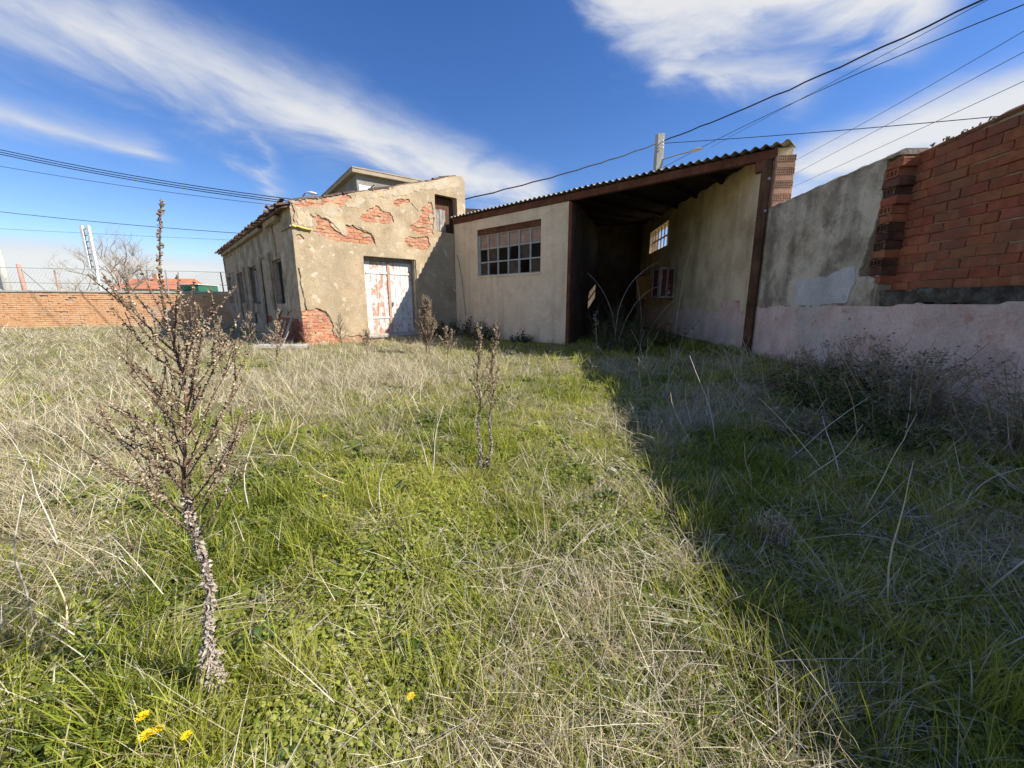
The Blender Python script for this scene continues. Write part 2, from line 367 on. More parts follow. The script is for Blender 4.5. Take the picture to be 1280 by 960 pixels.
m_twig = mottled('brown_twig', [(.25, (.15, .105, .055)), (.5, (.30, .225, .125)), (.8, (.44, .35, .21))], 12, 90, bump=.2)
m_darktwig = mottled('dark_twig', [(.25, (.05, .035, .022)), (.5, (.11, .08, .05)), (.8, (.20, .15, .10))], 12, 90, bump=.2)
m_petal = Mat('yellow_petal').col((.80, .58, .01), .6)
m_bark = mottled('pale_bark', [(.3, (.19, .14, .095)), (.7, (.30, .235, .17))], 4, 30, bump=.2)
def foliage(name, greens, straws, trans=.45, dryamt=1.0):
    """blade colour from a value per blade (rnd) and two values per clump (dry, tone)"""
    M = Mat(name)
    a = M.n('ShaderNodeAttribute', attribute_name='rnd'); d = M.n('ShaderNodeAttribute', attribute_name='dry'); t = M.n('ShaderNodeAttribute', attribute_name='tone')
    k = M.math('ADD', M.math('MULTIPLY', a.outputs['Fac'], .55), M.math('MULTIPLY', t.outputs['Fac'], .45))
    g = M.ramp(k, greens); s = M.ramp(M.math('FRACT', M.math('MULTIPLY', a.outputs['Fac'], 7.31)), straws)
    sel = M.math('MULTIPLY_ADD', M.math('SUBTRACT', M.math('MULTIPLY', d.outputs['Fac'], dryamt), M.math('FRACT', M.math('MULTIPLY', a.outputs['Fac'], 3.77))), 6.0, .5, clamp=True)
    c = M.mix(sel, g, s)
    M.col(c, .55); M.b.inputs['Specular IOR Level'].default_value = .3
    tr = M.n('ShaderNodeBsdfTranslucent'); M.l(c, tr.inputs['Color']); ms = M.n('ShaderNodeMixShader'); ms.inputs[0].default_value = trans
    M.l(M.b.outputs[0], ms.inputs[1]); M.l(tr.outputs[0], ms.inputs[2]); M.l(ms.outputs[0], M.out.inputs[0])
    return M.m
STR = [(.1, (.38, .30, .18)), (.4, (.54, .46, .30)), (.7, (.66, .59, .43)), (1., (.76, .71, .58))]
m_grass = foliage('grass_blade', [(.05, (.075, .115, .014)), (.28, (.205, .255, .028)), (.55, (.40, .42, .052)), (.85, (.57, .55, .13))], STR, .5)
m_cover = foliage('broad_leaf', [(.1, (.065, .10, .016)), (.4, (.17, .22, .032)), (.7, (.31, .34, .055)), (.95, (.42, .42, .10))], STR, .4, .5)
m_dryg = foliage('dry_grass_blade', [(.1, (.28, .25, .10)), (.5, (.42, .36, .18)), (.9, (.55, .47, .28))], STR, .3)
def leafmat(name, lo, mid, hi, trans=.35):
    M = Mat(name); c = M.ramp(M.noise(14, 3, .6), [(.25, lo), (.5, mid), (.75, hi)]); M.col(c, .55)
    tr = M.n('ShaderNodeBsdfTranslucent'); M.l(c, tr.inputs['Color']); ms = M.n('ShaderNodeMixShader'); ms.inputs[0].default_value = trans
    M.l(M.b.outputs[0], ms.inputs[1]); M.l(tr.outputs[0], ms.inputs[2]); M.l(ms.outputs[0], M.out.inputs[0]); return M.m
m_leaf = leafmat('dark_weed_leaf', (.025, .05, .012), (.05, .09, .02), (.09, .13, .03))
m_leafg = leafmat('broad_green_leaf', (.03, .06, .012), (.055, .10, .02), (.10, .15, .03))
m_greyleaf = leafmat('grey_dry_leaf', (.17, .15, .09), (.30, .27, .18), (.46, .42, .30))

# ------------------------------------------------------------------ ground
HP = (-6.124, 11.574)                       # near corner of the house
BP = (-2.12, 15.15)                         # where the shed front meets the house
RP = (5.18, 8.49)                           # where the shed front meets the yard wall
FH = Frame(HP, R_(90 - 48.2))               # house facade, s to the right
FL = Frame(HP, R_(90 - 48.2) - math.pi / 2)  # side wall of the house: s = -distance from the corner
FS = Frame(BP, R_(90 - 132.4))              # shed front
FR = Frame(RP, R_(90 - 185.7))              # yard wall, s towards the camera
def wall_gap(x, y):                          # distance in front of the yard wall face
    return -(Vector((x, y, 0)) - FR.P).dot(FR.v)
def sstep(a, b, x):
    t = min(1, max(0, (x - a) / (b - a))); return t * t * (3 - 2 * t)
def gh(x, y):
    r = math.hypot(x, y); k = 1 - sstep(24, 40, r)
    h = (.035 * n3(x * .55, y * .55, 1.3) + .018 * n3(x * 1.7, y * 1.7, 5.1)) * k
    if r < 40: h += .17 * sstep(2.6, .3, wall_gap(x, y)) * k if y < 30 and wall_gap(x, y) > -3 else 0
    return h
def axis(lim, n):
    a = np.linspace(-1, 1, n); return np.sinh(a * 5.2) / math.sinh(5.2) * lim
gx = axis(900, 190); gy = axis(900, 190) + 6
v = [(x, y, gh(x, y)) for y in gy for x in gx]; n_ = len(gx)
f = [(j * n_ + i, j * n_ + i + 1, (j + 1) * n_ + i + 1, (j + 1) * n_ + i) for j in range(n_ - 1) for i in range(n_ - 1)]
tag(link('ground', mesh('ground', v, f, True), m_soil), kind='structure')

# ------------------------------------------------------------------ bricks in a wall
def brick_set(prefix, L, D, Hb, n=4, bev=.007, jit=.004):
    return [bevel_mesh(prefix, L, D, Hb, bev, jit, 31 * i + 5) for i in range(n)]
def lay(F, parent, want, s0, s1, z0, z1, L, Hc, y_front, depth, mat, joint=.013, name='brick', cap=300, jy=.006, variants=None):
    ms = variants or brick_set(name, L - joint, depth, Hc - joint)
    for m in ms:
        if not m.materials: m.materials.append(mat)
    c = 0
    for r in range(int((z1 - z0) / Hc) + 1):
        z = z0 + (r + .5) * Hc; off = (r % 2) * .5 * L + rng.uniform(-.02, .02)
        for q in range(-1, int((s1 - s0) / L) + 2):
            s = s0 + off + q * L
            if not want(s, z): continue
            if c >= cap: return c
            jj = rng.uniform(-jy, jy) + (rng.random() < .06) * .008
            link(name, rng.choice(ms), None, parent, F(s + rng.uniform(-.006, .006), y_front + depth / 2 + jj, z + rng.uniform(-.004, .004)),
                 (rng.uniform(-.015, .015), rng.uniform(-.012, .012), F.a + rng.uniform(-.012, .012)))
            c += 1
    return c

# ------------------------------------------------------------------ the house
house = thing('abandoned_house', (HP[0], HP[1], 0), 'derelict ochre plastered house with flaking brick patches and a peeling white double door', 'house')
TOP = [(-.2, 3.96), (.11, 4.02), (.82, 4.2), (1.75, 4.48), (2.78, 4.8), (3.62, 5.07), (4.53, 5.34), (5.19, 5.59), (5.6, 5.70), (5.78, 5.71), (5.9, 5.55), (6, 5.3)]
def top(s):
    for (a, za), (b, zb) in zip(TOP, TOP[1:]):
        if s <= b: return za + (zb - za) * (s - a) / (b - a)
    return 5.3
DOOR = (1.96, 3.76, .20, 2.69); UWIN = (4.62, 5.53, 3.68, 4.95)
def inr(s, z, r): return r[0] < s < r[1] and r[2] < z < r[3]
P = [[(0.52, 3.72), (0.68, 3.76), (0.85, 3.65), (1.02, 3.58), (1.11, 3.45), (1.24, 3.33), (1.33, 3.27), (1.53, 3.27), (1.49, 3.45), (1.47, 3.52), (1.7, 3.55), (1.9, 3.48), (2.26, 3.34), (2.33, 3.23), (2.37, 3.05), (2.21, 3.05), (1.71, 3.03), (1.41, 3.06), (1.11, 3.01), (0.89, 3.08), (0.71, 3.16), (0.53, 3.21), (0.61, 3.35), (0.71, 3.43), (0.68, 3.58), (0.51, 3.65)],
     [(0.16, 3.84), (0.16, 3.99), (0.51, 4.1), (0.85, 4.24), (1.09, 4.32), (1.63, 4.5), (1.72, 4.4), (1.66, 4.23), (1.35, 4.0), (1.31, 4.11), (1.12, 4.12), (0.93, 4.05), (0.79, 3.98), (0.4, 3.89)],
     [(1.87, 3.79), (2.04, 3.91), (2.29, 4.13), (2.54, 4.24), (2.71, 4.1), (3.0, 4.07), (3.05, 3.83), (2.79, 3.7), (2.43, 3.71), (2.05, 3.71)],
     [(3.98, 4.25), (4.37, 4.65), (4.56, 4.71), (4.53, 3.57), (4.39, 3.49), (3.73, 3.61), (3.63, 3.81), (3.93, 3.97)],
     [(3.0, 4.46), (3.64, 4.62), (3.71, 4.49), (3.12, 4.34)],
     [(3.39, 3.3), (3.58, 3.41), (4.31, 3.45), (4.41, 3.18), (4.17, 3.03), (3.48, 3.06)],
     [(-0.03, 1.0), (0.51, 1.06), (0.68, 0.96), (0.84, 0.63), (0.84, 0.26), (1.92, 0.2), (2.9, 0.22), (2.83, -0.3), (-0.04, -0.3)],
     [(0.05, 3.11), (0.22, 3.15), (0.26, 3.04), (0.09, 2.96)], [(-.05, 3.95), (.12, 3.95), (.10, 3.62), (.04, 3.42), (-.05, 3.5)],
     [(2.15, 4.63), (2.7, 4.80), (3.1, 4.93), (3.1, 4.80), (2.6, 4.66)]]
def exposed(s, z, wob=.085):
    ws = s + wob * n3(s * 5, z * 5, 2.2) + wob * .6 * n3(s * 14, z * 14, 8.2); wz = z + wob * .7 * n3(s * 5, z * 5, 7.7) + wob * .4 * n3(s * 14, z * 14, 1.1)
    return any(inpoly(ws, wz, p) for p in P) and n3(s * 4.2, z * 8, 33) > -.46
def fac_body(s, z): return z < top(s) - .02 and not inr(s, z, DOOR) and not inr(s, z, UWIN)
sheet('wall_core', FH, fac_body, 0.03, 5.88, -.25, 5.75, .06, .031, .36, m_mortar, house, relief=.007, rs=8, back=True)
sheet('plaster', FH, lambda s, z: z < top(s) and not inr(s, z, DOOR) and not inr(s, z, UWIN) and not exposed(s, z), 0.0, 5.9, -.25, 5.75, .03, 0.0, .036, m_ochre, house, relief=.007, rs=2.2)
# cement mended by hand above the door: a second coat, greyer
m_mend = mottled('grey_cement_coat', [(.25, (.34, .27, .18)), (.5, (.45, .37, .26)), (.8, (.58, .50, .38))], 4.0, 30, bump=.7, spots=(3, .5, .62, (.47, .35, .20), .8))
for poly in ([(.75, 3.9), (1.3, 4.05), (1.95, 4.12), (2.15, 4.35), (1.9, 4.46), (1.75, 4.2), (1.3, 3.95), (1.15, 3.72), (.95, 3.75)], [(2.2, 4.4), (2.9, 4.55), (3.6, 4.75), (4.3, 5.1), (4.2, 5.22), (3.3, 4.93), (2.3, 4.58)],
             [(.18, 3.42), (.5, 3.35), (.55, 3.62), (.48, 3.8), (.2, 3.78)], [(4.2, 5.0), (4.9, 5.1), (5.6, 5.35), (5.6, 5.62), (5.1, 5.5), (4.3, 5.22)]):
    ss = [p[0] for p in poly]; zz = [p[1] for p in poly]
    sheet('mended_plaster', FH, lambda s, z: inpoly(s + .09 * n3(s * 4, z * 4, 1) + .06 * n3(s * 13, z * 13, 5), z + .08 * n3(s * 4, z * 4, 9) + .05 * n3(s * 13, z * 13, 2), poly) and not exposed(s, z) and z < top(s) - .03 and not inr(s, z, UWIN), min(ss) - .06, max(ss) + .06, min(zz) - .06, max(zz) + .06, .03, -.007, .01, m_mend, house, relief=.004)
def want_brick(s, z):
    if not (0.1 < s < 5.8) or z > top(s) - .06 or inr(s, z, (DOOR[0] - .1, DOOR[1] + .1, DOOR[2] - .05, DOOR[3])) or inr(s, z, (UWIN[0] - .12, UWIN[1] + .12, UWIN[2], UWIN[3])): return False
    return any(exposed(s + ds, z + dz) for ds in (-.12, -.04, .04, .12) for dz in (-.035, .035))
lay(FH, house, want_brick, 0.0, 5.8, -.02, 5.7, .285, .096, .022, .06, m_brickh, joint=.011, cap=300)
# quoin bricks where the corner is bare
for k in range(11):
    link('brick', bevel_mesh('corner_brick', .11 + .1 * (k % 2), .13, .082, .008, .006, k), m_brickh, house, FH(.065 + .05 * (k % 2), .07, .06 + k * .096), (0, 0, FH.a))
# cracks that gape in the plaster
def crack(pts, w=.012):
    mb = MB(); p0 = [FH(s, -.002, z) for s, z in pts]
    mb.tube(p0, [w * rng.uniform(.4, 1.2) for _ in pts], 4); mb.build('crack', m_rubble, house)
def wob(pts, n=6, a=.02):
    out = []
    for (p, q) in zip(pts, pts[1:]):
        for i in range(n): t = i / n; out.append((p[0] + (q[0] - p[0]) * t + rng.uniform(-a, a), p[1] + (q[1] - p[1]) * t + rng.uniform(-a, a)))
    return out + [pts[-1]]
crack(wob([(.85, 3.67), (1.05, 3.6), (1.33, 3.28)])); crack(wob([(1.75, 3.57), (2.26, 3.36), (2.36, 3.2), (2.4, 2.98)])); crack(wob([(.06, 2.2), (.09, 1.6), (.16, 1.05)]), .02)
crack(wob([(.5, 1.07), (.7, .98), (.86, .62)]), .012); crack(wob([(3.72, 4.5), (3.95, 4.28)]), .01)
# verge of clay tiles on the raking top
tile_v = []
for i in range(2):
    for k in range(7):
        a = math.pi * k / 6; tile_v.append((.10 * math.cos(a) * (1 - .12 * i), -.2 + .4 * i, .062 * math.sin(a)))
tile_f = [(k, k + 1, 8 + k, 7 + k) for k in range(6)]
for i in range(2):
    for k in range(7):
        a = math.pi * k / 6; tile_v.append((.085 * math.cos(a) * (1 - .12 * i), -.2 + .4 * i, .048 * math.sin(a)))
tile_f += [(14 + k + 1, 14 + k, 21 + k, 21 + k + 1) for k in range(6)] + [(k + 1, k, 14 + k, 15 + k) for k in range(6)] + [(7 + k, 8 + k, 22 + k, 21 + k) for k in range(6)] + [(0, 7, 21, 14), (13, 6, 20, 27)]
tile_m = mesh('roof_tile', tile_v, tile_f); tile_m.materials.append(m_tile)
roof = MB()
def roofz(x): return 3.90 + .296 * x
o_ = []
for (x, y) in ((-.20, .1), (5.75, .1), (5.75, 14.7), (-.20, 14.7)):
    o_.append(FH(x, y, roofz(x)))
roof.v = o_ + [p - Vector((0, 0, .05)) for p in o_]; roof.f = [(0, 1, 2, 3), (7, 6, 5, 4), (0, 4, 5, 1), (1, 5, 6, 2), (2, 6, 7, 3), (3, 7, 4, 0)]
roof_o = roof.build('roof', m_tile, house)
tilt = math.atan(.296)
for i in range(66):     # eave tiles along the side wall
    y = .12 + i * .222
    if i in (2, 5, 6): continue
    link('roof_tile', tile_m, None, roof_o, FH(-.13 + rng.uniform(-.04, .03), y, roofz(-.10) + .008 + rng.uniform(-.006, .016)), (tilt + rng.uniform(-.04, .04), rng.uniform(-.08, .08), FH.a - math.pi / 2 + rng.uniform(-.07, .07)))
for i in range(7):      # broken tiles heaped at the corner of the eave
    link('roof_tile', tile_m, None, roof_o, FH(-.12 + rng.uniform(-.05, .15), .1 + rng.uniform(0, 2.2), roofz(-.1) + .05 + rng.uniform(0, .05)), (rng.uniform(-.5, .5), rng.uniform(-.6, .6), rng.uniform(0, 6)))
for i in range(19):     # verge
    s = .25 + i * .285
    link('roof_tile', tile_m, None, roof_o, FH(s, .13 + rng.uniform(-.03, .03), top(s) + .0 + rng.uniform(-.02, .015)), (tilt + rng.uniform(-.05, .05), rng.uniform(-.12, .12), FH.a - math.pi / 2 + rng.uniform(-.15, .15)))
# side wall
WIN = [(1.72, 2.95, 1.20, 2.62), (5.75, 7.2, 1.2, 2.66), (8.75, 10.25, 1.2, 2.62), (12.8, 14.2, 1.2, 2.6)]
def sw_open(d, z): return any(inr(d, z, w) for w in WIN)
sheet('side_wall', FL, lambda s, z: not sw_open(-s, z), -14.6, -.03, -.25, 3.86, .1, .035, .36, m_mortar, house, relief=.008, back=True)
SP = [[(-.1, -.3), (-.1, .95), (1.0, 1.02), (1.7, .9), (2.4, 1.0), (3.4, .55), (4.0, -.3)], [(3.9, .5), (4.9, .5), (5.0, 2.6), (4.6, 2.85), (3.9, 2.7)], [(1.0, 3.0), (2.2, 2.7), (2.5, 3.7), (1.1, 3.75)], [(11.5, 2.7), (14.4, 2.75), (14.5, 3.6), (11, 3.5)], [(5, -.3), (9, -.3), (8, .6), (6.4, .9)]]
def sw_exp(d, z): return any(inpoly(d + .12 * n3(d * 2, z * 3, 1), z + .08 * n3(d * 4, z * 4, 5), p) for p in SP)
sheet('side_plaster', FL, lambda s, z: not sw_open(-s, z) and not sw_exp(-s, z), -14.62, 0, -.25, 3.87, .05, 0, .036, m_sideplaster, house, relief=.02, rs=1.4)
lay(FL, house, lambda s, z: 0.1 < -s < 5.2 and not sw_open(-s, z) and any(sw_exp(-s + a, z) for a in (-.1, .1)), -5.4, 0, 0, 3.7, .285, .096, .012, .06, m_brick, cap=110)
for i, (a, b, c, d) in enumerate(WIN):
    w = MB(); w.box(FL, -b, -a, .17, .24, c, d); wo_ = w.build('window', m_dark, house)  # dark panel set in the reveal, painted as the room's shade
    fr = MB(); fr.box(FL, -b, -b + .05, .10, .168, c, d); fr.box(FL, -a - .05, -a, .10, .168, c, d); fr.box(FL, -b + .05, -a - .05, .10, .168, d - .05, d); fr.build('frame', m_greywood, wo_)
    n = 4; wd = (b - a - .12) * ((.0, .55, .5, .6)[i]) / n
    if i == 0: continue
    for k in range(n):
        link('shutter_board', bevel_mesh('shutter_board', wd - .008, .02, d - c - .14 - .1 * rng.random(), .003, .003, k), m_greywood, wo_, FL(-b + .07 + (k + .5) * wd, .12 + rng.uniform(0, .02), (c + d) / 2 - .03), (0, rng.uniform(-.02, .02), FL.a))
# pale plaster ribs hanging off the side wall
for d, z0, z1 in ((4.95, .35, 2.9), (7.25, .4, 2.7), (8.55, .5, 2.75), (10.3, .4, 2.6), (3.2, 1.0, 2.9)):
    link('pilaster', bevel_mesh('pilaster', .22, .10, z1 - z0, .03, .02, int(d * 10)), m_sideplaster, house, FL(-d, -.03, (z0 + z1) / 2), (0, rng.uniform(-.03, .05), FL.a))
# cornice fragments under the eave
for k in range(16):
    d = .9 + k * .85
    if k in (0, 3): continue
    link('cornice_block', bevel_mesh('cornice_block', .80, .2, .16, .02, .012, k), m_sideplaster, house, FL(-d, -.05, 3.74 + rng.uniform(-.015, .015)), (0, rng.uniform(-.02, .02), FL.a))
mb = MB(); mb.box(FH, 5.56, 5.86, .36, 14.6, -.2, 5.3); mb.build('rear_wall', m_ochre, house)
mb = MB(); mb.box(FH, .36, 5.56, 14.3, 14.6, -.2, 3.7); mb.build('rear_wall', m_ochre, house)
# yellow builder's foam under the corner of the eave
mb = MB()
for k in range(9): mb.blob(FH(.02 + k * .055, -.04, 3.335 - k * .006 + rng.uniform(-.01, .01)), .045, 1.3, 1.1, .8)
mb.build('foam_bead', m_yellow, house, True)
mb = MB(); mb.box(FL, -1.0, .02, -.06, 0, 3.31, 3.36, .006); mb.build('batten', m_greywood, house)
# double door
dfr = MB(); y0, y1 = .20, .28; a, b, c, d = DOOR
dfr.box(FH, a, a + .05, y0, y1, c, d); dfr.box(FH, b - .07, b, y0, y1, c, d); dfr.box(FH, a + .05, b - .07, y0, y1, d - .12, d)
door = dfr.build('door', m_greywood, house)
mid = (a + .05 + b - .07) / 2
for lo, hi in ((a + .055, mid - .006), (mid + .006, b - .075)):
    n = 4; w = (hi - lo) / n
    for k in range(n):
        link('plank', bevel_mesh('plank', w - .006, .03, d - .13 - c - .02, .004, .001, k), m_door2 if lo < mid and k > 0 else m_door, door, FH(lo + (k + .5) * w, .245 + rng.uniform(-.003, .003), (c + .02 + d - .13) / 2), (0, 0, FH.a))
m_batten = mottled('worn_red_brown_paint', [(.3, (.36, .19, .12)), (.7, (.56, .40, .31))], 8, 50, bump=.3)
link('cover_strip', bevel_mesh('cover_strip', .09, .03, d - .14 - c, .006, .002, 3), m_batten, door, FH(mid, .218, (c + d - .13) / 2), (0, 0, FH.a))
for z in (.75, 2.2):
    for s in (a + .48, b - .5): link('ledge', bevel_mesh('ledge', .72, .02, .07, .004, .001, 5), m_door, door, FH(s, .222, z), (0, 0, FH.a))
link('handle', bevel_mesh('handle', .02, .05, .14, .004), m_steel, door, FH(mid + .1, .2, 1.2), (0, 0, FH.a))
link('threshold', bevel_mesh('threshold', 1.86, .34, .10, .015, .008, 2), m_conc, house, FH(2.86, .12, .15), (0, 0, FH.a))
# upper opening with boards
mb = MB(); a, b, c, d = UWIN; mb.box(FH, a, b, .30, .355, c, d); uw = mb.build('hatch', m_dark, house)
for k in range(4): link('board', bevel_mesh('board', .118, .025, .78 + rng.uniform(-.06, .03), .004, .002, k), m_greywood, uw, FH(a + .07 + k * .125, .17 + rng.uniform(0, .015), c + .42), (0, rng.uniform(-.012, .012), FH.a))
for k in range(7): link('board', bevel_mesh('board', .118, .02, 1.2, .004, .002, k), m_post, uw, FH(a + .08 + k * .125, .27, c + .63), (0, 0, FH.a))

# ------------------------------------------------------------------ the shed
shed = thing('open_shed', (BP[0], BP[1], 0), 'pale plastered open-fronted shed with a barred window and wavy cement roof', 'shed')
SW = (1.23, 4.05, 2.15, 3.71)
sheet('front_wall', FS, lambda s, z: not inr(s, z, SW), .02, 5.03, -.2, 4.02, .047, 0, .24, m_shedplaster, shed, relief=.012, rs=1.3, smooth_it=0, back=True)
# window
mb = MB(); mb.box(FS, SW[0], SW[1], .04, .2, 3.50, SW[3]); win = mb.build('window', m_wood, shed)
mb = MB(); zt = 3.50; zb = SW[2]
mb.box(FS, SW[0] - .02, SW[1] + .02, -.03, .20, zb - .05, zb); mb.build('sill', m_shedplaster, win)
mb = MB(); W6 = (SW[1] - SW[0]) / 6; H3 = (zt - zb) / 3
mb.box(FS, SW[0], SW[0] + .09, .06, .13, zb, zt); mb.box(FS, SW[1] - .035, SW[1], .06, .13, zb, zt)
mb.box(FS, SW[0] + .09, SW[1] - .035, .063, .127, zt - .03, zt); mb.box(FS, SW[0] + .09, SW[1] - .035, .063, .127, zb, zb + .035)
mb.build('frame', m_frame, win)
for k in range(1, 6): mb = MB(); mb.box(FS, SW[0] + k * W6 - .022, SW[0] + k * W6 + .032, .066, .12, zb + .035, zt - .03); mb.build('glazing_bar', m_frame, win)
for j in range(1, 3): mb = MB(); mb.box(FS, SW[0] + .09, SW[1] - .035, .058, .064, zb + j * H3 - .022, zb + j * H3 + .022); mb.build('glazing_bar', m_frame, win)
for k in range(6):
    for j in range(3):
        if (k, j) in ((1, 0), (3, 1), (4, 0)): continue
        mb = MB(); mb.box(FS, SW[0] + k * W6 + (.09 if k == 0 else .034), SW[0] + (k + 1) * W6 - .036, .10, .106, zb + j * H3 + .03, zb + (j + 1) * H3 - .03); mb.build('pane', m_brownpane if j == 2 else (m_pane2 if (k * 7 + j * 3) % 5 < 2 else m_pane), win)
mb = MB(); mb.tube([FS(.15 + .42 * t + .25 * t * (1 - t), -.02 - .03 * math.sin(t * 3), 2.95 - 2.2 * t ** 1.3) for t in [i / 14 for i in range(15)]], .008, 4); mb.build('loose_wire', m_cable, shed)
for pts in ([(.35, 1.1), (.6, .9), (.75, .55)], [(4.1, 2.1), (4.3, 1.75), (4.25, 1.4)], [(1.25, 2.1), (1.1, 1.7), (1.2, 1.3)], [(4.1, 3.72), (4.45, 3.9)]):
    mb = MB(); q = wob(pts, 6, .015); mb.tube([FS(a, .001, b) for a, b in q], [.004 * rng.uniform(.4, 1.3) for _ in q], 4); mb.build('crack', m_rubble, shed)
# timber: jamb, beam, post
link('jamb_post', bevel_mesh('jamb_post', .11, .14, 4.0, .012, .006, 4), m_wood, shed, FS(5.09, .05, 1.98), (0, 0, FS.a))
for s0, s1 in ((.03, 4.9), (4.915, 9.93)):
    link('beam', bevel_mesh('beam', s1 - s0, .13, .185, .012, .005, int(s0)), m_wood, shed, FS((s0 + s1) / 2, .02, 4.115), (0, 0, FS.a))
for k in range(9):
    s = .5 + k * 1.13; mb = MB(); L = 6.5 if k < 6 else 6.0 - (k - 5) * 1.6
    pts = [FS(s, .1, 4.13), FS(s, L, 4.13 + .078 * (L - .1))]
    mb.tube(pts, .055, 6); mb.build('rafter', m_shadewood, shed)
link('post', bevel_mesh('post', .17, .16, 4.05, .02, .012, 9), m_post, shed, FS(9.80, -.02, 2.0), (R_(-.6), R_(-.3), FS.a))
link('post_bracket', bevel_mesh('post_bracket', .16, .14, .22, .012, .006, 2), m_wood, shed, FS(9.66, -.02, 3.92), (0, 0, FS.a))
for z in (3.65, 3.05): link('bolt', bevel_mesh('bolt', .05, .06, .05, .01), m_steel, shed, FS(9.86, -.1, z), (0, 0, FS.a))
# the side wall carries on from the yard wall; a barred window high in it lets the sun in
IW = (-10.05, -7.2, 3.4, 4.3)
sheet('side_wall', FR, lambda s, z: not inr(s, z, IW) and z < 4.20 - s * .0618, -12.0, 0.0, -.2, 5.0, .06, .0, .34, m_inplaster, shed, relief=.012, rs=1.2, back=True, smooth_it=0)
def stain_edge(s): return 1.02 + .10 * n3(s * 1.3, 0, 3) + .06 * n3(s * 4, 0, 7) + (.28 if -1.75 < s < -.75 else 0)
sheet('pink_plinth', FR, lambda s, z: z < stain_edge(s), -12, -.01, -.2, 1.5, .05, -.012, .01, m_pink, shed, relief=.006)
mb = MB()
for k in range(7): s = IW[0] + (IW[1] - IW[0]) * k / 6; mb.box(FR, s - .03, s + .03, .1, .14, IW[2], IW[3])
mb.box(FR, IW[0], IW[1], .142, .18, (IW[2] + IW[3]) / 2 - .03, (IW[2] + IW[3]) / 2 + .03); mb.build('window_bars', m_rust, shed)
JW = FS(5.12, .1, 0); FP = Frame((JW.x, JW.y), R_(90 - 17.0))
sheet('partition_wall', FP, lambda s, z: z < 4.1 + .062 * s, 0.06, 8.6, -.2, 4.7, .1, 0.0, .18, m_shadewall, shed, relief=.01, back=True)
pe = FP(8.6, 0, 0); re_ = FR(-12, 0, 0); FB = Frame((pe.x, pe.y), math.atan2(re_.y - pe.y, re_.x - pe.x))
mb = MB(); mb.box(FB, -9.0, (re_ - pe).length + .5, -.25, -.02, -.2, 5.3); mb.build('back_wall', m_shadewall, shed)
mb = MB()
# boards added under the sheets, coloured near-black to deepen the shed's shade
def roof_len0(s):
    p = FS(s, 0, 0); return max(.1, min(9.3, (FR.P + FR.v * .3 - p).dot(FR.v) / FS.v.dot(FR.v)))
for k in range(40):
    a = .04 + k * .245
    if a > 10.0: break
    mb = MB(); b = min(a + .24, 10.05); La, Lb = roof_len0(a), roof_len0(b); y0 = .12
    q = [FS(a, y0, 4.205 + .078 * y0), FS(b, y0, 4.205 + .078 * y0), FS(b, Lb, 4.205 + .078 * Lb), FS(a, La, 4.205 + .078 * La)]
    mb.v = q + [p + Vector((0, 0, .016)) for p in q]; mb.f = [(3, 2, 1, 0), (4, 5, 6, 7), (0, 1, 5, 4), (1, 2, 6, 5), (2, 3, 7, 6), (3, 0, 4, 7)]; mb.build('added_shade_board', m_shadewood, shed)
# roof sheets, cut along the yard wall
def roof_len(s):
    p = FS(s, 0, 0); n = FR.v; d = FS.v.dot(n)        # distance until the sheet meets the outside of the wall
    dist = (FR.P + FR.v * .55 - p).dot(n) / d
    return max(.15, min(9.5, dist))
def rz(u, t): return 4.265 + .078 * t + .027 * math.cos(2 * math.pi * u / .177)
s = -.08; k = 0
while s < 10.15:
    e = min(s + 1.062, 10.16); nc = max(2, int((e - s) / .0177)); vv = []; ff = []
    lift = .008 * (k % 2); front = -.16 + rng.uniform(-.02, .02)
    for i in range(nc + 1):
        u = s + (e - s) * i / nc; L = roof_len(u)
        for t, dz in ((front, 0), (L, 0), (L, -.011), (front, -.011)):
            vv.append(FS(u, t, rz(u, t) + dz + lift))
    for i in range(nc):
        a, b = 4 * i, 4 * i + 4
        ff += [(a, b, b + 1, a + 1), (a + 2, b + 2, b + 3, a + 3), (a + 3, b + 3, b, a), (a + 1, b + 1, b + 2, a + 2)]
    ff += [(0, 1, 2, 3), (4 * nc + 3, 4 * nc + 2, 4 * nc + 1, 4 * nc)]
    o0 = wloc(shed); link('roof_sheet', mesh('roof_sheet', [p - o0 for p in vv], ff), m_fibre, shed, o0); s = e; k += 1

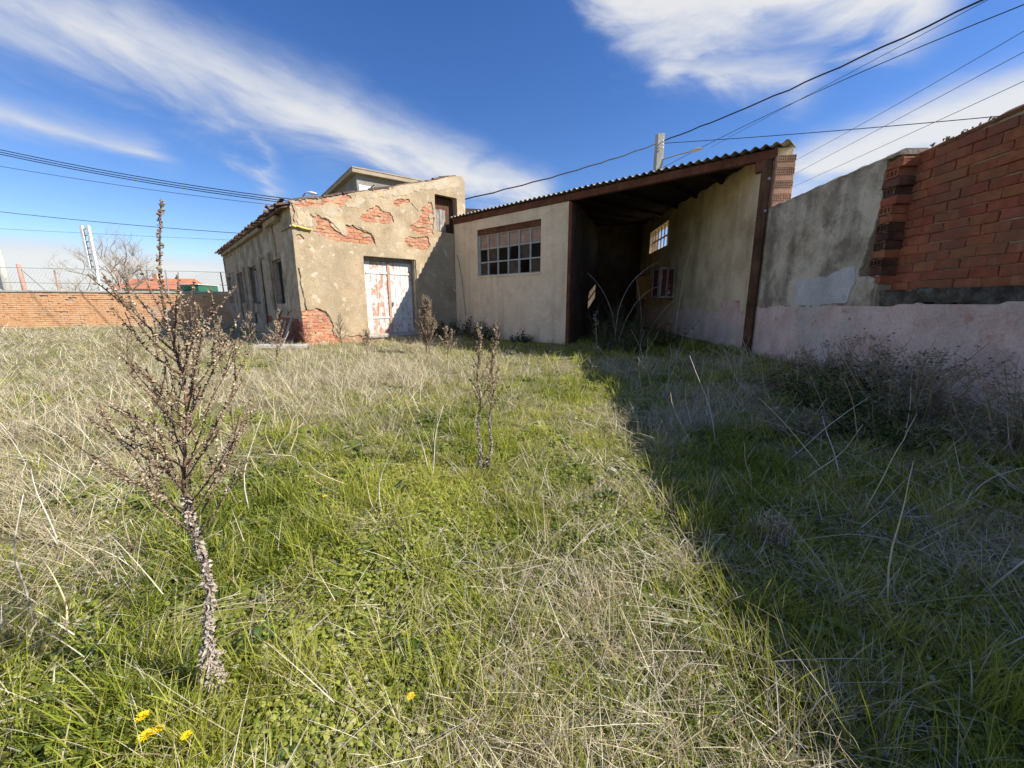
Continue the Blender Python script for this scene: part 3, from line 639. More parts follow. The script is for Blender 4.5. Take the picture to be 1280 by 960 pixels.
# hollow bricks: the open end is a grid of real cells
def hollow(name, w, d, h, nx, nzc, bar=.012, deep=.05):
    bm = bmesh.new(); V = {}
    xs = [-w / 2]; zs = [-h / 2]
    cw = (w - bar * (nx + 1)) / nx; ch = (h - bar * (nzc + 1)) / nzc
    for i in range(nx): xs += [xs[-1] + bar, xs[-1] + bar + cw]
    xs.append(w / 2)
    for i in range(nzc): zs += [zs[-1] + bar, zs[-1] + bar + ch]
    zs.append(h / 2)
    def vt(i, j, b):
        if (i, j, b) not in V: V[(i, j, b)] = bm.verts.new((xs[i], -d / 2 + (deep if b == 1 else 0), zs[j]))
        return V[(i, j, b)]
    for i in range(len(xs) - 1):
        for j in range(len(zs) - 1):
            hole = i % 2 == 1 and j % 2 == 1
            if not hole: bm.faces.new((vt(i, j, 0), vt(i + 1, j, 0), vt(i + 1, j + 1, 0), vt(i, j + 1, 0)))
            else:
                c = [(i, j), (i + 1, j), (i + 1, j + 1), (i, j + 1)]
                bm.faces.new([vt(*p, 1) for p in c])
                for p, q in zip(c, c[1:] + c[:1]): bm.faces.new((vt(*p, 0), vt(*q, 0), vt(*q, 1), vt(*p, 1)))
    bk = [bm.verts.new((x, d / 2, z)) for x, z in ((-w / 2, -h / 2), (w / 2, -h / 2), (w / 2, h / 2), (-w / 2, h / 2))]
    fr = [bm.verts.new((x, -d / 2, z)) for x, z in ((-w / 2, -h / 2), (w / 2, -h / 2), (w / 2, h / 2), (-w / 2, h / 2))]
    bm.faces.new(bk[::-1])
    for i in range(4): bm.faces.new((fr[i], bk[i], bk[(i + 1) % 4], fr[(i + 1) % 4]))
    me = bpy.data.meshes.new(name); bm.to_mesh(me); bm.free(); return me
# stacked brick end of the shed's side wall, above the yard wall
FE = Frame((FR(.14, 0, 0).x, FR(.14, 0, 0).y), FR.a + math.pi / 2)    # faces the camera; s runs to the right
hb = hollow('hollow_brick', .165, .13, .105, 4, 2, .010); sb = bevel_mesh('pier_brick', .34, .13, .108, .006, .002, 3)
for k in range(8):
    z = 3.12 + k * .118
    if k % 2:
        for q in (.085, .258): link('hollow_brick', hb, m_brickp, shed, FE(q, .066, z + .05), (0, 0, FE.a))
    else: link('pier_brick', sb, m_brickp, shed, FE(.172, .068, z + .05), (0, 0, FE.a))
mb = MB(); mb.box(FE, .008, .335, .02, .13, 3.08, 4.06); mb.build('pier_mortar', m_mortar, shed)

# ------------------------------------------------------------------ the yard wall
ywall = thing('yard_wall', (FR(3, .2, 0).x, FR(3, .2, 0).y, 0), 'tall yard wall of stained grey render, pink plinth and bare red brick', 'wall')
mb = MB(); mb.box(FR, .16, 3.08, .03, .34, -.3, 3.04); mb.build('wall_core', m_mortar, ywall)
mb = MB(); mb.box(FR, 3.10, 15, .26, .45, 1.2, 3.03); mb.box(FR, 4.2, 15, .262, .448, 3.031, 3.09); mb.build('wall_core', m_mortar, ywall)
mb = MB(); mb.box(FR, 3.085, 15, .03, .45, -.3, 1.19); mb.build('wall_core', m_mortar, ywall)
EDGE = [(1.1, 3.06), (1.58, 3.05), (1.62, 2.72), (1.98, 2.82), (2.48, 2.92), (2.8, 2.9), (3.2, 2.93)]
def gedge(z):
    for (a, sa), (b, sb_) in zip(EDGE, EDGE[1:]):
        if z <= b: return sa + (sb_ - sa) * (z - a) / (b - a) + .035 * n3(z * 7, 1, 1) + .02 * n3(z * 19, 2, 1)
    return 2.9
def pinktop(s): return 1.15 + .03 * n3(s * 1.7, 4, 1) + .02 * n3(s * 6, 4, 4) + .02 * min(s, 5)
sheet('grey_render', FR, lambda s, z: s < gedge(z) and z > pinktop(s) - .05 and z < 3.08 + .015 * s + .015 * n3(s * 2, 0, 5), .0, 3.1, 1.0, 3.16, .025, .0, .04, m_grey, ywall, relief=.010, rs=1.7)
def pinkhole(s, z): return fbm(s * 2.4, z * 3.2, 14, 5) > .85
sheet('pink_render', FR, lambda s, z: z < pinktop(s) and not pinkhole(s, z), .0, 9, -.25, 1.32, .03, -.008, .04, m_pink, ywall, relief=.014, rs=2.2)
PT = [(1.30, 1.58), (1.6, 1.66), (1.9, 1.63), (2.2, 1.66), (2.45, 1.74), (2.66, 1.76), (2.74, 1.55), (2.62, 1.25), (2.0, 1.2), (1.45, 1.19), (1.40, 1.4)]
sheet('cement_patch', FR, lambda s, z: inpoly(s + .03 * n3(s * 6, z * 6, 3), z + .03 * n3(s * 6, z * 6, 9), PT), 1.2, 2.85, 1.1, 1.85, .02, -.016, .01, m_patchc, ywall, relief=.006, rs=5)
# bricks: bare panel set back behind the render
bv = brick_set('brick', .281, .10, .1025, 8, .005, .0045)
sheet('mortar', FR, lambda s, z: z < 3.05 + .055 * (s - 3.1), 3.12, 6.55, 1.36, 3.25, .03, .2265, .262, m_mortar, ywall, relief=.004, rs=9, smooth_it=0)
def want_panel(s, z): return 3.03 < s < 6.4 and z < 3.03 + .055 * (s - 3.1)
nb_ = lay(FR, ywall, want_panel, 3.2, 6.4, 1.40, 3.16, .29, .110, .205, .10, m_brick, cap=290, jy=.008, variants=bv)
sheet('brickwork', FR, lambda s, z: ((z - 1.4) / .1245) % 1 > .1 and ((s + (int((z - 1.4) / .1245) % 2) * .157) / .315) % 1 > .04, 6.56, 15, 1.4, 3.15, .0313, .215, .27, m_brick, ywall, smooth_it=0, kind='stuff')
# the broken end of the thicker wall: brick ends, some showing their cells
he = hollow('hollow_brick', .20, .24, .100, 3, 1, .022, .06)
hs_ = bevel_mesh('brick', .20, .24, .102, .009, .006, 11); hl = bevel_mesh('brick', .27, .24, .102, .009, .006, 12)
for k in range(14):
    z = 1.545 + k * .110; se = 3.115 + (.012 if k % 2 else 0)
    m = he if k % 2 == 0 and k > 1 else (hs_ if k < 9 else hl)
    link('hollow_brick' if m is he else 'brick', m.copy(), (m_brickd if k % 3 else m_brick) if k < 6 else rng.choice((m_brick, m_brick, m_brickd)), ywall, FR(se - .10 + rng.uniform(-.012, .010), .135 + rng.uniform(-.012, .012), z), (0, rng.uniform(-.03, .03), FR.a))
mb = MB(); mb.box(FR, 2.6, 3.02, .03, .24, 1.5, 3.04); mb.build('wall_core', m_rubble, ywall)
# sooty mortar ledge under the panel
def ledge_top(s): return 1.40 + .045 * n3(s * 2.3, 1, 8) + .025 * n3(s * 9, 1, 2)
sheet('mortar_ledge', FR, lambda s, z: z < ledge_top(s) and z > pinktop(s) + .005, 3.07, 9, 1.12, 1.52, .022, .10, .27, m_rubble, ywall, relief=.05, rs=5, smooth_it=2)
PT2 = [(4.52, 2.30), (4.60, 2.56), (5.05, 2.68), (5.6, 2.6), (5.4, 2.25), (4.9, 2.2)]
sheet('cement_patch', FR, lambda s, z: inpoly(s + .03 * n3(s * 5, z * 5, 2), z + .02 * n3(s * 7, z * 6, 3), PT2), 4.3, 5.8, 2.1, 2.75, .02, .185, .23, m_patchc, ywall, relief=.006, rs=5)
# rough coping with moss
mb = MB()
def cop(s0, s1, y0, y1, z, slope=0.):
    n = int((s1 - s0) / .06); prof = [(y0, 0), (y0 - .01, .03), (y0 + .05, .065), (y1 - .05, .07), (y1, .03), (y1, 0)]; b0 = len(mb.v)
    for i in range(n + 1):
        s = s0 + (s1 - s0) * i / n
        for (y, h) in prof: mb.v.append(FR(s, y + .02 * n3(s * 6, y * 9, 3), z + slope * min(2.6, s - s0) + h * (1 + .5 * n3(s * 4, y * 5, 9)) + .012 * n3(s * 13, y * 9, 1)))
    for i in range(n):
        for q in range(5): mb.f.append((b0 + i * 6 + q, b0 + i * 6 + 6 + q, b0 + i * 6 + 7 + q, b0 + i * 6 + q + 1))
    mb.f.append(tuple(b0 + q for q in range(6))); mb.f.append(tuple(b0 + n * 6 + q for q in range(6))[::-1])
cop(.15, 3.1, .0, .36, 3.07); mb.build('coping', m_grey, ywall)
mb = MB(); cop(3.12, 15, .205, .47, 3.035, .05); mb.build('coping', m_brick, ywall)
mb = MB()
for k in range(26):
    s = rng.uniform(3.2, 6.5)
    for q in range(5):
        p = FR(s + rng.uniform(-.03, .03), .25 + rng.uniform(-.05, .05), 3.08 + .05 * min(2.6, s - 3.1)); mb.tube([p, p + Vector((rng.uniform(-.02, .02), rng.uniform(-.02, .02), rng.uniform(.01, .035)))], [.006, .01], 3)
mb.build('moss_tufts', m_greyleaf, ywall, kind='stuff')

# ------------------------------------------------------------------ far boundary wall and fence
FW = Frame((-16.1, 22.9), math.pi + R_(20.0))     # s runs to the left, seen face is the near one
fwall = thing('boundary_wall', (-25.4, 19.5, 0), 'long low orange brick boundary wall with a pale coping', 'wall')
mb = MB(); mb.box(FW, -.8, 60, -.24, -.02, -.3, 1.74); mb.build('wall_core', m_mortar, fwall)
mb = MB()
for r in range(17):
    for q in range(150):
        s0 = -.75 + q * .31 + (r % 2) * .15
        if s0 > 45 or rng.random() < .025: continue
        yy = rng.uniform(.0, .028); mb.box(FW, s0, s0 + .295, -.1, yy, .0 + r * .101, .088 + r * .101)
mb.build('bricks', m_bricko, fwall, kind='stuff')
for k in range(16):
    link('coping_slab', bevel_mesh('coping_slab', 2.97, .34, .10, .012, .006, k), m_conc, fwall, FW(.7 + k * 3, -.12, 1.79 + rng.uniform(-.01, .01)), (0, 0, FW.a))
fence = thing('wire_fence', (-25.4, 19.6, 1.84), 'rusty wire fence on posts standing on the low brick wall', 'fence')
for k in range(14):
    s = .4 + k * 2.35 + rng.uniform(-.25, .25); mb = MB(); hgt = rng.uniform(1.0, 1.2)
    mb.tube([FW(s, -.12, 1.83), FW(s + rng.uniform(-.04, .04), -.12, 1.83 + hgt)], .032, 6); mb.build('post', rng.choice((m_rust, m_steel, m_conc)), fence)
for z in (2.93, 2.22):
    mb = MB(); mb.tube([FW(-.5 + i * 1.15, -.12, z - .02 * (i % 2) + .015 * math.sin(i * 3.1)) for i in range(30)], .012, 4); mb.build('strand', m_steel, fence)
mb = MB()
for k in range(240):
    s = -.4 + k * .135
    mb.tube([FW(s, -.1, 1.86), FW(s + .62, -.1, 2.86)], .0028, 3, False); mb.tube([FW(s + .62, -.104, 1.86), FW(s, -.104, 2.86)], .0028, 3, False)
mb.build('mesh', m_steel, fence, kind='stuff')

# ------------------------------------------------------------------ far things
def rect_frame(x, y, az): return Frame((x, y), R_(90 - az))
# taller building behind the house: grey flank, cream eave
bld = thing('neighbour_building', (-9.9, 26.2, 0), 'taller grey building with a tan flat eave rising behind the ochre house', 'building')
FN = rect_frame(-9.72, 26.0, 53)
mb = MB(); mb.box(FN, .3, 4.9, .3, 10, 0, 9.05); mb.build('wall', m_bwall, bld)
mb = MB(); mb.box(FN, 0, 5.2, 0, 10.3, 9.053, 9.28); mb.build('roof', m_tan, bld)
mb = MB(); mb.box(FN, -.02, 5.25, -.03, 10.35, 9.283, 9.36); mb.build('roof_edge', m_tan, bld)
mb = MB(); mb.box(FN, .4, 1.3, .26, .34, 7.6, 8.45); w_ = mb.build('window', m_white, bld)
mb = MB(); mb.box(FN, .36, 1.34, .22, .27, 7.52, 7.597); mb.build('sill', m_conc, w_)
mb = MB(); mb.tube([FN(.45, .15, 7.75), FN(1.35, .15, 8.55)], .035, 5); mb.build('stay_bar', m_cable, bld)
# white mast with panel antennas
mast = thing('antenna_mast', (-40.85, 40, 0), 'slim white mast with paired panel antennas beyond the brick wall', 'mast')
mb = MB(); mb.tube([(-40.85, 40, 0), (-40.85, 40, 8.3)], [.14, .11], 8); mb.build('pole', m_white, mast, True)
for dx in (-.32, .30):
    for k in range(3):
        mb = MB(); mb.box(rect_frame(-40.85, 39.75, 90), dx - .12, dx + .12, -.1, .1, 4.4 + k * 1.38, 5.68 + k * 1.38); mb.build('antenna_panel', m_white, mast)
for k in range(7):
    mb = MB(); mb.tube([(-41.17, 39.8, 4.6 + k * .58), (-40.55, 39.8, 4.75 + k * .58)], .05, 5); mb.build('bracket', m_steel, mast)
# bare trees
def bare_tree(name, loc, h, spread, seed, label, dens=1.0):
    r = random.Random(seed); t = thing(name, loc, label, 'tree', 'bare trees beyond the brick wall'); L = Vector(loc)
    tr = MB(); cr = MB()
    tops = []
    tr.tube([L, L + Vector((.05, 0, h * .16)), L + Vector((-.05, 0, h * .3))], [h * .024, h * .02, h * .016], 7)
    def grow(p, d, ln, rad, lev):
        q = p; pts = [p]
        for i in range(4):
            d = (d + Vector((r.uniform(-.25, .25), r.uniform(-.25, .25), r.uniform(-.08, .2)))).normalized(); q = q + d * ln / 4; pts.append(q)
        (tr if lev == 0 else cr).tube(pts, [rad * (1 - .5 * i / 4) for i in range(5)], 5 if lev < 2 else 3, False)
        if lev < 4:
            n = r.choice((3, 4, 4)) if lev else 4
            for k in range(int(n * dens)):
                i = r.randint(1, 4); a = r.uniform(0, 6.28); dd = (d * .75 + Vector((math.cos(a), math.sin(a), r.uniform(.0, .7))) * spread).normalized()
                grow(pts[i], dd, ln * r.uniform(.5, .78), rad * .5, lev + 1)
    for k in range(6):
        a = k * 1.05 + r.uniform(-.3, .3); grow(L + Vector((0, 0, h * r.uniform(.18, .3))), Vector((math.cos(a) * spread, math.sin(a) * spread, .9)).normalized(), h * .36, h * .011, 0)
    tr.build('trunk', m_bark, t, True); cr.build('crown', m_bark, t, kind='stuff')
bare_tree('bare_tree', (-43.3, 45, 0), 9.4, .95, 3, 'large leafless tree spreading pale twigs behind the white mast')
bare_tree('bare_tree', (-49.5, 46, 0), 5.6, .95, 8, 'lower leafless tree between the white mast and the pinkish post', .9)
# orange roofed house, green hut, posts
oh = thing('orange_roof_house', (-46, 52, 0), 'far house with an orange tiled roof seen over the brick wall', 'house')
FO = rect_frame(-50.0, 50, 90)
mb = MB(); mb.box(FO, 0, 7.2, .4, 7.6, 0, 3.0); mb.build('wall', m_eave, oh)
mb = MB(); mb.v = [FO(s, y, z) for s in (-.4, 7.6) for (y, z) in ((0, 2.9), (4, 4.35), (8, 2.9), (4, 2.8))]; mb.f = [(0, 4, 5, 1), (1, 5, 6, 2), (0, 3, 7, 4), (3, 2, 6, 7), (0, 1, 2, 3), (4, 7, 6, 5)]; rf = mb.build('roof', m_oroof, oh)
mb = MB(); mb.box(FO, 3, 3.6, 3, 3.6, 3.8, 4.9); mb.build('chimney', m_bricko, rf)
for s in (.8, 3, 5.4): mb = MB(); mb.box(FO, s, s + 1.0, .36, .42, 1.2, 2.4); mb.build('window', m_pane, oh)
gh_ = thing('green_hut', (-36, 46, 0), 'small dark green metal hut with a white roof edge beyond the fence', 'hut')
FG = rect_frame(-37.3, 45, 90)
mb = MB(); mb.box(FG, 0, 2.3, 0, 3, 0, 3.15); mb.build('wall', m_green, gh_)
mb = MB(); mb.box(FG, -.1, 2.4, -.15, 3.15, 3.153, 3.26); mb.build('roof', m_white, gh_)
pp = thing('pink_post', (-48.4, 40, 0), 'weathered pinkish post with a guy wire beyond the fence', 'post')
mb = MB(); mb.tube([(-48.4, 40, 0), (-48.4, 40, 4.95)], [.2, .16], 7); mb.build('shaft', m_rust, pp, True)
mb = MB(); mb.tube([(-48.4, 40, 4.6), (-45.2, 40, 1.2)], .02, 4); mb.build('guy_wire', m_cable, pp)
gp = thing('grey_pylon', (-37.6, 30, 0), 'grey tapering pole behind the end of the brick wall', 'pole')
mb = MB(); mb.tube([(-37.6, 30, 0), (-37.55, 30, 5.6)], [.30, .17], 8); mb.build('shaft', m_conc, gp, True)
mb = MB(); mb.box(rect_frame(-37.75, 29.55, 90), 0, .5, 0, .12, 2.2, 3.1); mb.build('meter_box', m_steel, gp)

# ------------------------------------------------------------------ poles, lamps and wires
up = thing('utility_pole', (7.17, 21, 0), 'concrete utility pole rising behind the shed roof', 'pole')
mb = MB(); mb.box(Frame((7.17, 21), .2), -.17, .17, -.14, .14, 0, 9.2, .012); mb.build('shaft', m_conc, up)
mb = MB(); mb.tube([(7.3, 20.9, 8.05), (7.9, 20.75, 8.2), (8.5, 20.5, 8.28)], .03, 6); arm = mb.build('lamp_arm', m_steel, up)
mb = MB()
for i in range(2): pass
prof = [(0, .03), (.1, .09), (.3, .12), (.5, .10), (.62, .04)]
for (t, r) in prof:
    c = Vector((8.42, 20.52, 8.27)) + Vector((.75, -.66, .02)) * t
    for q in range(8):
        a = 2 * math.pi * q / 8; mb.v.append(c + Vector((.66, .75, 0)) * r * math.cos(a) + Vector((0, 0, .6 * r * math.sin(a))))
for i in range(len(prof) - 1):
    for q in range(8): mb.f.append((i * 8 + q, i * 8 + (q + 1) % 8, i * 8 + 8 + (q + 1) % 8, i * 8 + 8 + q))
mb.build('lamp_head', m_eave, arm, True)
for z in (8.8, 8.65, 8.5): mb = MB(); mb.tube([(7.2, 20.83, z), (7.24, 20.7, z + .03)], .035, 6); mb.build('insulator', m_white, up)
sl2 = thing('street_lamp', (-11.6, 23.2, 0), 'street lamp with a white head poking above the house roof edge', 'street lamp')
mb = MB(); mb.tube([(-11.6, 23.2, 0), (-11.6, 23.2, 6.4), (-11.3, 22.8, 6.85), (-10.8, 22.1, 6.86)], [.07, .05, .035, .03], 7); mb.build('pole', m_steel, sl2, True)
mb = MB()
for (t, r) in ((0, .03), (.1, .1), (.35, .15), (.6, .12), (.75, .04)):
    c = Vector((-10.85, 22.1, 6.88)) + Vector((.93, -.35, -.2)) * t
    for q in range(8):
        a = 2 * math.pi * q / 8; mb.v.append(c + Vector((.35, .93, 0)) * r * math.cos(a) + Vector((.1, 0, .55 * r * math.sin(a))))
for i in range(4):
    for q in range(8): mb.f.append((i * 8 + q, i * 8 + (q + 1) % 8, i * 8 + 8 + (q + 1) % 8, i * 8 + 8 + q))
mb.build('lamp_head', m_white, sl2, True)
def wire(pts, rad, label, name='overhead_wire', group=None, n=14, wobble=0.):
    """a cable through three points: the sag is a parabola"""
    a, b, c = [Vector(p) for p in pts]; t1 = (b - a).length / ((b - a).length + (c - b).length); out = []
    for i in range(n + 1):
        t = i / n
        l0 = (t - t1) * (t - 1) / (t1); l1 = t * (t - 1) / (t1 * (t1 - 1)); l2 = t * (t - t1) / (1 - t1)
        p = a * l0 + b * l1 + c * l2 + Vector((0, 0, wobble * math.sin(i * 2.1) + wobble * rng.uniform(-1, 1))); out.append(p)
    mb = MB(); mb.tube(out, rad, 5); return tag(mb.build(name, m_cable, None, True), label, 'cable', group)
wire([(7.1, 20.9, 8.8), (2.1, 18.7, 6.72), (-3.3, 17.0, 5.05)], .026, 'thick black cable dropping from the utility pole to the ochre house', 'power_cable', n=26, wobble=.012)
wire([(7.24, 20.85, 8.85), (10.09, 15.6, 8.72), (14.6, 7.4, 9.35)], .026, 'thick black cable climbing from the pole over the yard wall', 'power_cable', n=30, wobble=.014)
wire([(8.3, 27, 8.95), (10.64, 15, 8.36), (9.9, 6.6, 6.35)], .012, 'dark wire running just under the thick cable above the shed', n=16)
wire([(12.9, 28, 11.1), (12.83, 19, 10.02), (12.2, 9, 8.5)], .009, 'faint thin wire highest above the shed roof corner')
wire([(17.3, 28, 9.7), (15.12, 17, 8.88), (12.5, 9, 7.9)], .009, 'upper of three parallel thin wires crossing the white cloud', group='three thin wires over the yard wall')
wire([(17.3, 28, 8.85), (15.23, 17, 8.35), (12.6, 9, 7.4)], .009, 'middle of three parallel thin wires crossing the white cloud', group='three thin wires over the yard wall')
wire([(17.4, 28, 8.2), (15.38, 17, 7.63), (12.7, 9, 6.7)], .009, 'lowest of three parallel thin wires crossing the white cloud', group='three thin wires over the yard wall')
wire([(7.25, 20.75, 8.72), (11.59, 17.5, 7.9), (18.0, 11.8, 6.6)], .014, 'dark wire running almost level from the pole behind the yard wall')
for k, (dz, lb) in enumerate(((0, 'top'), (-.09, 'middle'), (-.17, 'bottom'))):
    wire([(-27, 17, 8.75 + dz), (-14.7, 17.0, 6.13 + dz), (-8.3, 17.0, 5.26 + dz)], .016, lb + ' black cable of the triple bundle reaching the house roof', 'power_cable', 'bundle of three cables over the field')
wire([(-30, 19, 8.5), (-16.5, 19, 6.24), (-10.2, 19, 5.5)], .010, 'single thin wire just below the triple bundle', 'overhead_wire')
wire([(-34, 20, 6.7), (-18.83, 20, 4.94), (-12.6, 20, 4.48)], .013, 'low dark wire passing over the brick wall to the house eave')
wire([(-60, 35, 8.3), (-36, 35, 6.97), (-22, 35, 6.35)], .011, 'faint low wire passing above the bare tree')

# ------------------------------------------------------------------ things in the shed
cab = thing('wall_cabinet', (5.75, 14.5, 1.42), 'dark red cabinet with a flaking white frame hung on the shed wall', 'cabinet')
mb = MB(); mb.box(FR, -6.7, -5.75, -.55, -.02, 1.42, 2.45, .01); body = mb.build('carcass', m_redcab, cab)
mb = MB()
for (a, b, c, d) in ((-6.72, -5.73, 1.40, 1.48), (-6.72, -5.73, 2.39, 2.47), (-6.72, -6.6, 1.482, 2.388), (-5.85, -5.73, 1.482, 2.388)): mb.box(FR, a, b, -.59, -.553, c, d)
mb.build('front_frame', m_greywood, cab)
FQ = Frame((FR(-5.73, 0, 0).x, FR(-5.73, 0, 0).y), FR.a + math.pi / 2)
mb = MB()
for (a, b, c, d) in ((-.56, -.02, 1.40, 1.47), (-.56, -.02, 2.38, 2.46), (-.56, -.49, 1.472, 2.378), (-.1, -.03, 1.472, 2.378), (-.33, -.27, 1.472, 2.378)): mb.box(FQ, a, b, -.03, -.001, c, d)
mb.build('door_frame', m_greywood, cab)
tag(link('plywood_panel', bevel_mesh('plywood_panel', .9, .04, .95, .006, .002, 1), m_ply, None, FR(-8.4, -.38, 1.85), (0, 0, FR.a + .9)), 'orange-brown plywood panel leaning by the cabinet in the shed', 'panel')
mb = MB(); mb.box(FP, 2.2, 2.55, .06, .12, -.05, 2.0, .015); tag(mb.build('white_board', m_greywood), 'narrow pale board standing against the dark shed partition', 'board')
mb = MB(); mb.box(FP, 1.0, 2.6, .15, .5, -.05, .55, .02); tag(mb.build('brick_block', m_brickd), 'low dark brick block on the floor behind the shed jamb', 'block')

# ------------------------------------------------------------------ broken boards by the house corner
for k, (d, y, L, tl, lean) in enumerate(((.55, -.45, .85, .16, .35), (.85, -.5, .6, -.22, .4), (1.15, -.42, .7, .1, .3), (1.5, -.55, .5, .5, .3), (.3, -.5, .45, -.3, .5))):
    lb = ('longest grey splintered board leaning by the house corner', 'short pale board tipped against the bare brick corner', 'grey board propped under the first side window', 'fallen stub of board among weeds at the side wall', 'small splintered board closest to the house corner')[k]
    o = link('broken_board', bevel_mesh('broken_board', .16, .025, L, .004, .008, k), m_greywood, None, FL(-d, y + L * .18, L / 2 * math.cos(lean) + .02), (-lean, tl, FL.a)); tag(o, lb, 'board', 'boards leaning at the house corner')
tag(link('concrete_slab', bevel_mesh('concrete_slab', 1.3, .45, .10, .02, .015, 4), m_conc, None, (-6.45, 11.0, .05), (0, .02, .3)), 'flat concrete slab lying in the grass at the house corner', 'slab')

# ------------------------------------------------------------------ plants
def arc(p, d, ln, n, r, bend=.15, up=0.05):
    pts = [Vector(p)]; d = Vector(d).normalized()
    for i in range(n):
        d = (d + Vector((r.uniform(-bend, bend), r.uniform(-bend, bend), r.uniform(-bend, bend) * .6 + up))).normalized(); pts.append(pts[-1] + d * ln / n)
    return pts
def dead_weed(loc, h, nb, blen, seed, label, lean=(0, 0), start=.28, papery=1500, ptop=.42, pod=.0075, stems=1, cat='weed', group=None, rad=.008, podstep=.018, spread=.75, stop=.9, name='dead_weed'):
    r = random.Random(seed); L = Vector((loc[0], loc[1], gh(*loc) - .02)); t = thing(name, L, label, cat, group); pods = MB(); scraps = MB()
    for st in range(stems):
        base = L + Vector((.075, r.uniform(-.03, .03), 0)) if st else L
        hh = h * (1 if st == 0 else r.uniform(.9, 1.05)); N = 16
        ph = r.uniform(0, 6); ln = Vector((lean[0] + .05 * (st > 0), lean[1], 0))
        pts = [base + Vector((ln.x * (i / N) ** 1.4 + .012 * math.sin(i * 1.1 + ph), ln.y * (i / N) + .01 * math.cos(i * .9 + ph), hh * i / N)) for i in range(N + 1)]
        mb = MB(); mb.tube(pts, [rad * (1.25 - 1.05 * i / N) for i in range(N + 1)], 6); mb.build('stem', m_deadstem, t, True)
        if papery:
            q = [pts[0].lerp(pts[1], k / 4) if k < 4 else pts[1 + (k - 4) // 4].lerp(pts[2 + (k - 4) // 4], ((k - 4) % 4) / 4) for k in range(int(N * ptop * 2.6))]
            mb = MB(); mb.tube(q, [rad * (1.35 + 1.3 * max(0, 1 - k / (len(q) * .3)) + r.uniform(-.25, .35)) * (1 - .25 * k / len(q)) for k in range(len(q))], 9); mb.build('leaf_sheath', m_paper, t)
        def at_(f): i = min(N - 1, int(f * N)); return pts[i].lerp(pts[i + 1], f * N - i)
        def podline(path, a, step):
            tot = 0; acc_ = 0
            for p, q in zip(path, path[1:]):
                seg = (q - p).length; m = max(1, int(seg / step))
                for k in range(m):
                    acc_ += seg / m
                    if acc_ < a: continue
                    c = p.lerp(q, k / m)
                    for _ in range(3):
                        o = Vector((r.uniform(-1, 1), r.uniform(-1, 1), r.uniform(-.6, 1))).normalized() * pod * r.uniform(.8, 2.0); sc = r.uniform(.6, 1.35)
                        pods.blob(c + o, pod * sc, r.uniform(.4, 1.4), r.uniform(.4, 1.4), r.uniform(.5, 1.3), .6)
        for b in range(nb):
            f = start + (stop - start) * (b + r.random()) / nb; a = b * 2.4 + r.uniform(-.4, .4); ll = blen * (1.15 - .98 * (f - start) / (1 - start)) * r.uniform(.65, 1.15)
            path = arc(at_(f), (math.cos(a) * spread, math.sin(a) * spread, .72 + .3 * f), ll, 7, r, .10, .045)
            mb = MB(); mb.tube(path, [rad * .42 * (1 - .65 * i / 7) for i in range(8)], 4)
            if ll > .2:
                for k in range(2):
                    i = r.randint(2, 5); a2 = r.uniform(0, 6.28); tw = arc(path[i], (path[i + 1] - path[i]).normalized() * 1.2 + Vector((math.cos(a2), math.sin(a2), .4)) * .7, ll * .35, 4, r, .1, .05)
                    mb.tube(tw, [rad * .22] * 5, 3); podline(tw, .01, podstep)
            mb.build('branch', m_deadstem, t, True); podline(path, ll * .22, podstep)
        podline([at_(.58 + .42 * i / 12) for i in range(13)], .0, podstep * .5)
        if papery:
            for k in range(int(papery * hh)):
                f = r.random() ** 1.7 * ptop * 1.12; c = at_(f); a = r.uniform(0, 6.28); out = Vector((math.cos(a), math.sin(a), 0)); low = max(0, 1 - f / .15)
                w = r.uniform(.002, .0065) * (1 + .5 * low); l = r.uniform(.006, .020) * (1 + .6 * low)
                p = c + out * (rad * .5 + r.random() ** 2 * .007 + .042 * low * r.random()); dn = Vector((r.uniform(-.8, .8), r.uniform(-.8, .8), r.uniform(-1.2, .6))).normalized(); sd = dn.cross(Vector((r.uniform(-1, 1), r.uniform(-1, 1), r.uniform(-1, 1)))).normalized()
                n0 = len(scraps.v); m = p + dn * l * .5 + out * r.uniform(-.004, .006)
                scraps.v += [p - sd * w * .6, p + sd * w * .6, m + sd * w * r.uniform(.6, 1.3), m - sd * w * r.uniform(.6, 1.3), p + dn * l + out * r.uniform(-.008, .008)]
                scraps.f += [(n0, n0 + 1, n0 + 2, n0 + 3), (n0 + 3, n0 + 2, n0 + 4)]
    pods.build('seed_pods', m_seed, t, kind='stuff')
    if papery: scraps.build('papery_leaves', m_paper, t, kind='stuff')
    return t
dead_weed((-.97, 1.06), 1.54, 44, .38, 11, 'tall bare dead weed with reddish branches and papery shredded leaves low on its stem', lean=(.06, .02), start=.37, rad=.0066, stop=.80, spread=.80, pod=.0034, podstep=.0105)
dead_weed((-.25, 2.83), 1.14, 22, .20, 23, 'pair of slim dead weed spires standing in the middle of the grass', lean=(.01, 0), start=.40, rad=.006, pod=.005, podstep=.016, stems=2, spread=.6, stop=.95, papery=700, ptop=.36)
dead_weed((-2.2, 10.0), 1.5, 46, .55, 31, 'bushy grey-brown dead weed standing before the white door', start=.12, rad=.012, pod=.011, podstep=.035, spread=.55, papery=0, stems=2)
dead_weed((-4.75, 10.9), 1.0, 30, .45, 37, 'small fan-shaped dead weed against the exposed brick of the house', start=.1, rad=.008, pod=.007, podstep=.05, spread=.7, papery=0)
dead_weed((-5.5, 10.6), .75, 22, .35, 38, 'low dead weed with thin twigs by the house corner', start=.1, rad=.006, pod=.006, podstep=.05, spread=.8, papery=0)
